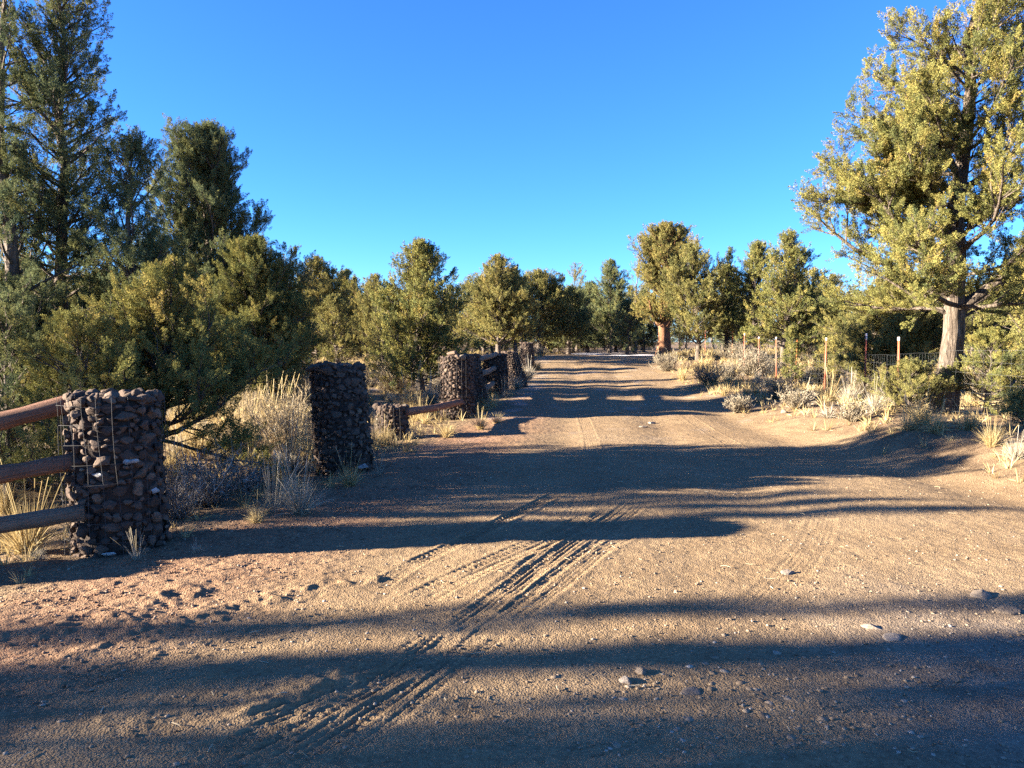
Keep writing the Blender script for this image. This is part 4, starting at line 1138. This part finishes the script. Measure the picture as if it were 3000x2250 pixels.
shrub(2500, 1235, 'low', 'low round dark brush at the left of the small sunlit shrub', None, 1.1, None, 0)
shrub(1535, 1120, 'low', 'grey brush against the dark sloping post', None, 1.4, None, 0)
shrub(2620, 1190, 'sage', 'pale brush behind the wire below the wide sunlit bush', None, 0.9, None, 0)
# clearing behind the posts and the far verges
CB = 'grey brush scattered over the clearing behind the rock-filled posts'
for k in range(26):
    d = rg.uniform(14, 36); px = rg.uniform(620, 1380)
    x = at(px, d)
    if x > edge_l(d) - 1.2 or (x + 1.0) ** 2 < 0.1: continue
    shrub(px, 0, rg.choice(['sage', 'low', 'low', 'pale']), CB, 'brush in the clearing', rg.uniform(0.7, 1.25), d)
RB = 'grey brush growing behind the wire fence on the right'
for k in range(22):
    d = rg.uniform(16, 40); x = rg.uniform(9.6, 17)
    if at(3050, d) < x: continue
    shrub(1500 + x / d * FPX, 0, rg.choice(['sage', 'low', 'sage']), RB, 'brush behind the fence', rg.uniform(0.8, 1.4), d)
EB = 'low grey brush at the foot of the trees where the road bends away'
for k in range(22):
    d = rg.uniform(42, 58); px = rg.uniform(1530, 1990); x = at(px, d)
    if edge_l(d) - 0.5 < x < edge_r(d) + 0.4: continue
    shrub(px, 0, rg.choice(['sage', 'low']), EB, 'brush at the road end', rg.uniform(1.0, 1.7), d)
LG = 'dry grass tuft in the clearing behind the rock-filled posts'
for k in range(70):
    d = rg.uniform(8.5, 34); px = rg.uniform(480, 1420); x = at(px, d)
    if x > edge_l(d) - 0.9 or any((x - a) ** 2 + (d - b) ** 2 < 0.5 for a, b in ((-2.13, 9.6), (-2.02, 13), (-1.16, 16.4))): continue
    tuft(0, 0, rg.choice('mlmws'), LG, 'grass in the clearing', rg.random() < 0.3, rg.uniform(0.7, 1.3), xy=(x, d))
RG = 'dry grass tuft on the bank by the wire fence'
for k in range(60):
    d = rg.uniform(12.5, 40); x = rg.uniform(edge_r(d) + 0.9, edge_r(d) + 6)
    if at(3050, d) < x: continue
    tuft(0, 0, rg.choice('mlmws'), RG, 'grass by the fence', rg.random() < 0.4, rg.uniform(0.5, 1.05), xy=(x, d))

for k in range(46):
    d = rg.uniform(8.6, 19); px = rg.uniform(450, 900); x = at(px, d)
    if x > edge_l(d) - 0.8: continue
    tuft(0, 0, rg.choice('mlms'), LG, 'grass in the clearing', rg.random() < 0.15, rg.uniform(0.8, 1.35), xy=(x, d))
# short dry ground cover, uncountable
def ground_cover():
    r = np.random.default_rng(9)
    V, F, A = [], [], []
    N = 9500
    n = 0; parts = []
    temps = [grass_mesh(16, 0.13, 0.75, 100 + k, 0.003) for k in range(6)]
    X = r.uniform(-34, 34, N * 6); Y = 3.0 + 52 * r.random(N * 6) ** 1.5
    el = edge_l(Y); er = edge_r(Y)
    off = np.maximum(el - X, X - er)
    dens = vnoise(X * 0.8, Y * 0.8, 90) * 0.5 + 0.5
    keep = (off > 0.25) & (np.abs(X) < 0.72 * Y + 0.5) & (r.random(len(X)) < dens * np.clip(off, 0.1, 1))
    X = X[keep][:N]; Y = Y[keep][:N]; Z = terrain(X, Y)
    for k in range(len(X)):
        v, f, a = temps[k % 6]
        s = r.uniform(0.6, 1.5) * (1 + Y[k] / 40); c, q = math.cos(k * 2.4), math.sin(k * 2.4)
        w = np.stack([v[:, 0] * c - v[:, 1] * q, v[:, 0] * q + v[:, 1] * c, v[:, 2]], 1) * s + np.array([X[k], Y[k], Z[k]])
        parts.append((w, f, np.clip(a * 0.7 + r.normal(0.05, 0.15), 0, 1)))
    V, F, A = merge(parts)
    o = link('dry_grass', make_mesh('dry_grass', V, F, {'tint': A}), STRAW)
    tag(o, 'short dry grass scattered over the soil off the road', None, None, 'stuff')
ground_cover()

def gravel():
    r = np.random.default_rng(19)
    def field(n, xr, yr, keepf, s0, s1, p=2.2):
        x = r.uniform(*xr, n); y = yr[0] + (yr[1] - yr[0]) * r.random(n) ** 1.3
        k = r.random(n) < keepf(x, y); x = x[k]; y = y[k]
        return x, y, s0 + (s1 - s0) * r.random(len(x)) ** p
    sets = [field(34000, (-4.5, 0.8), (2.7, 10), lambda x, y: np.clip(zones(x, y)[0] + 0.12, 0, 1), 0.004, 0.014),
            field(9000, (-4, 6), (2.7, 13), lambda x, y: 0.35 + 0.4 * (vnoise(x * 1.2, y * 1.2, 31) > 0.2), 0.004, 0.013, 3),
            field(4200, (0.2, 5), (2.7, 6.5), lambda x, y: 0.25 + zones(x, y)[2] * 0.6, 0.005, 0.015, 2.4),
            field(620, (0.2, 2.0), (2.75, 4.3), lambda x, y: np.exp(-((x - 1.05) / 0.55) ** 2 - ((y - 3.3) / 0.5) ** 2), 0.008, 0.030, 2.0),
            field(3500, (5.0, 9.5), (7, 22), lambda x, y: ((x > edge_r(y) - 0.3) & (x < edge_r(y) + 2.5)) * 0.8, 0.007, 0.022)]
    x = np.concatenate([s[0] for s in sets]); y = np.concatenate([s[1] for s in sets]); s = np.concatenate([q[2] for q in sets])
    N = len(x)
    j = (x > -5.5) & (x < 5) & (y < 13)
    z = terrain(x, y); z[j] += track_relief(x[j], y[j]) * 0.7
    T = np.stack([rock_shape(ICO1, np.random.default_rng(k), 0.2, 4) for k in range(10)])
    pick = r.integers(0, 10, N); a = r.random(N) * 6.28; flat = np.where(s > 0.013, r.uniform(0.35, 0.6, N), r.uniform(0.45, 0.8, N))
    V = T[pick] * np.stack([r.uniform(0.8, 1.35, N), r.uniform(0.8, 1.1, N), flat], 1)[:, None, :]
    c, q = np.cos(a)[:, None], np.sin(a)[:, None]
    V = np.stack([V[..., 0] * c - V[..., 1] * q, V[..., 0] * q + V[..., 1] * c, V[..., 2]], -1) * s[:, None, None]
    V += np.stack([x, y, z + s * flat * np.where(s > 0.013, -0.25, 0.2)], 1)[:, None, :]
    nv = T.shape[1]
    F = (ICO1[1][None] + (np.arange(N) * nv)[:, None, None]).reshape(-1, 3)
    cin = zones(x, y)[0]
    tint = np.clip(r.normal(0.45, 0.22, N) - 0.12 * cin, 0, 1)
    me = make_mesh('loose_gravel', V.reshape(-1, 3), F, {'tint': np.repeat(tint, nv), 'red': np.repeat(np.clip(cin * r.uniform(0.4, 1.3, N), 0, 1), nv)})
    m, nt, out = new_mat('loose gravel')
    base = ramp(nt, [(0, (0.10, 0.068, 0.042)), (0.5, (0.21, 0.15, 0.095)), (1, (0.33, 0.275, 0.215))], attr(nt, 'tint')).outputs[0]
    red = ramp(nt, [(0, (0.11, 0.05, 0.03)), (0.5, (0.22, 0.115, 0.066)), (1, (0.31, 0.20, 0.125))], attr(nt, 'tint')).outputs[0]
    principled(nt, out, mix(nt, attr(nt, 'red'), base, red), 0.9, 0.15)
    o = link('loose_gravel', me, m)
    tag(o, 'loose gravel and pebbles strewn over the road', None, None, 'stuff')
    # chips and straws of dry wood lying about
    n = 260
    x = r.uniform(-3.5, 5, n); y = 2.8 + 9 * r.random(n) ** 1.2; a = r.random(n) * 6.28; L = r.uniform(0.015, 0.075, n)
    z = terrain(x, y) + 0.012
    P = np.stack([x[:, None] + np.cos(a)[:, None] * L[:, None] * np.linspace(-.5, .5, 3), y[:, None] + np.sin(a)[:, None] * L[:, None] * np.linspace(-.5, .5, 3), np.repeat(z[:, None], 3, 1) + r.normal(0, .003, (n, 3))], -1)
    V, F = tubes(P, np.repeat(r.uniform(0.0015, 0.003, n)[:, None], 3, 1), 4)
    o = link('wood_litter', make_mesh('wood_litter', V, F, {'tint': np.repeat(r.uniform(0.3, 1, n), 12)}), PALETWIG)
    tag(o, 'bits of straw and bleached twig lying on the road', None, None, 'stuff')
gravel()

# single stones one can point at
def rock_px(px, py, s, label, group=None, flat=0.4, seed=0):
    x, y = px_terrain(px, py)
    rock(x, y, s, label, group, flat, None, None, seed)
rock_px(2875, 1748, 0.085, 'flat stone lying on the road at the right edge, the farther of two there', None, 0.35, 11)
rock_px(2945, 1795, 0.08, 'flat stone at the very right edge of the road, the nearer of two there', None, 0.3, 12)
rock_px(2560, 1840, 0.06, 'bluish flat stone in the shaded right part of the road', None, 0.35, 13)
rock_px(2620, 1875, 0.055, 'second bluish flat stone, just right and below the first', None, 0.3, 14)
rock_px(2305, 1680, 0.045, 'small lone stone in the sunlit strip of the road', None, 0.45, 15)
rock_px(1835, 1995, 0.038, 'left one of two rough clods on the shaded road', None, 0.6, 16)
rock_px(1880, 1975, 0.035, 'right one of two rough clods on the shaded road', None, 0.7, 17)
rock_px(2030, 2035, 0.05, 'flat angular stone left of the cobble patch', None, 0.3, 18)
rock_px(1905, 1240, 0.09, 'buried stone ridge breaking the surface mid-road', None, 0.4, 19)
rock_px(1885, 1252, 0.08, 'low stone beside the buried ridge mid-road', None, 0.35, 20)
rock_px(2300, 1212, 0.12, 'rounded field stone on the right bank below the fence', None, 0.6, 21)

# ------------------------------------------------------------------ light, sky, camera
sun = bpy.data.lights.new('sun', 'SUN'); sun.energy = 5.0; sun.angle = rad(0.55); sun.color = (1.0, 0.91, 0.77)
so = bpy.data.objects.new('sun', sun); COL.objects.link(so)
so.rotation_mode = 'QUATERNION'; so.rotation_quaternion = Vector(SUN_DIR).to_track_quat('-Z', 'Y')
so.location = (-60, 0, 40)
w = bpy.data.worlds.new('World'); scene.world = w; w.use_nodes = True
nt = w.node_tree; nt.nodes.clear()
out = nt.nodes.new('ShaderNodeOutputWorld'); bg = nt.nodes.new('ShaderNodeBackground')
sky = nt.nodes.new('ShaderNodeTexSky'); sky.sky_type = 'NISHITA'; sky.sun_disc = False
sky.sun_elevation = SUN_ELEV; sky.sun_rotation = rad(-90 - math.degrees(math.atan(0.11))); sky.altitude = 1200
sky.air_density = 1.0; sky.dust_density = 0.0; sky.ozone_density = 8.0
hs = nt.nodes.new('ShaderNodeHueSaturation'); hs.inputs['Saturation'].default_value = 1.03; hs.inputs['Hue'].default_value = 0.507
nt.links.new(sky.outputs[0], hs.inputs['Color']); nt.links.new(hs.outputs[0], bg.inputs[0]); nt.links.new(bg.outputs[0], out.inputs[0])
bg.inputs[1].default_value = 0.05

cam = bpy.data.cameras.new('camera'); cam.sensor_width = 36; cam.lens = 36 * FPX / 3000; cam.clip_end = 3000; cam.clip_start = 0.05
co = bpy.data.objects.new('camera', cam); COL.objects.link(co)
co.location = (0, 0, EYE); co.rotation_euler = (math.pi / 2 - PITCH, 0, 0)
scene.camera = co
scene.view_settings.view_transform = 'Standard'; scene.view_settings.look = 'None'
scene.view_settings.exposure = 3.2; scene.view_settings.gamma = 1.0
scene.render.engine = 'CYCLES'
c = scene.cycles
c.max_bounces = 5; c.diffuse_bounces = 3; c.glossy_bounces = 1; c.transmission_bounces = 2; c.transparent_max_bounces = 4
c.caustics_reflective = False; c.caustics_refractive = False
c.use_denoising = False
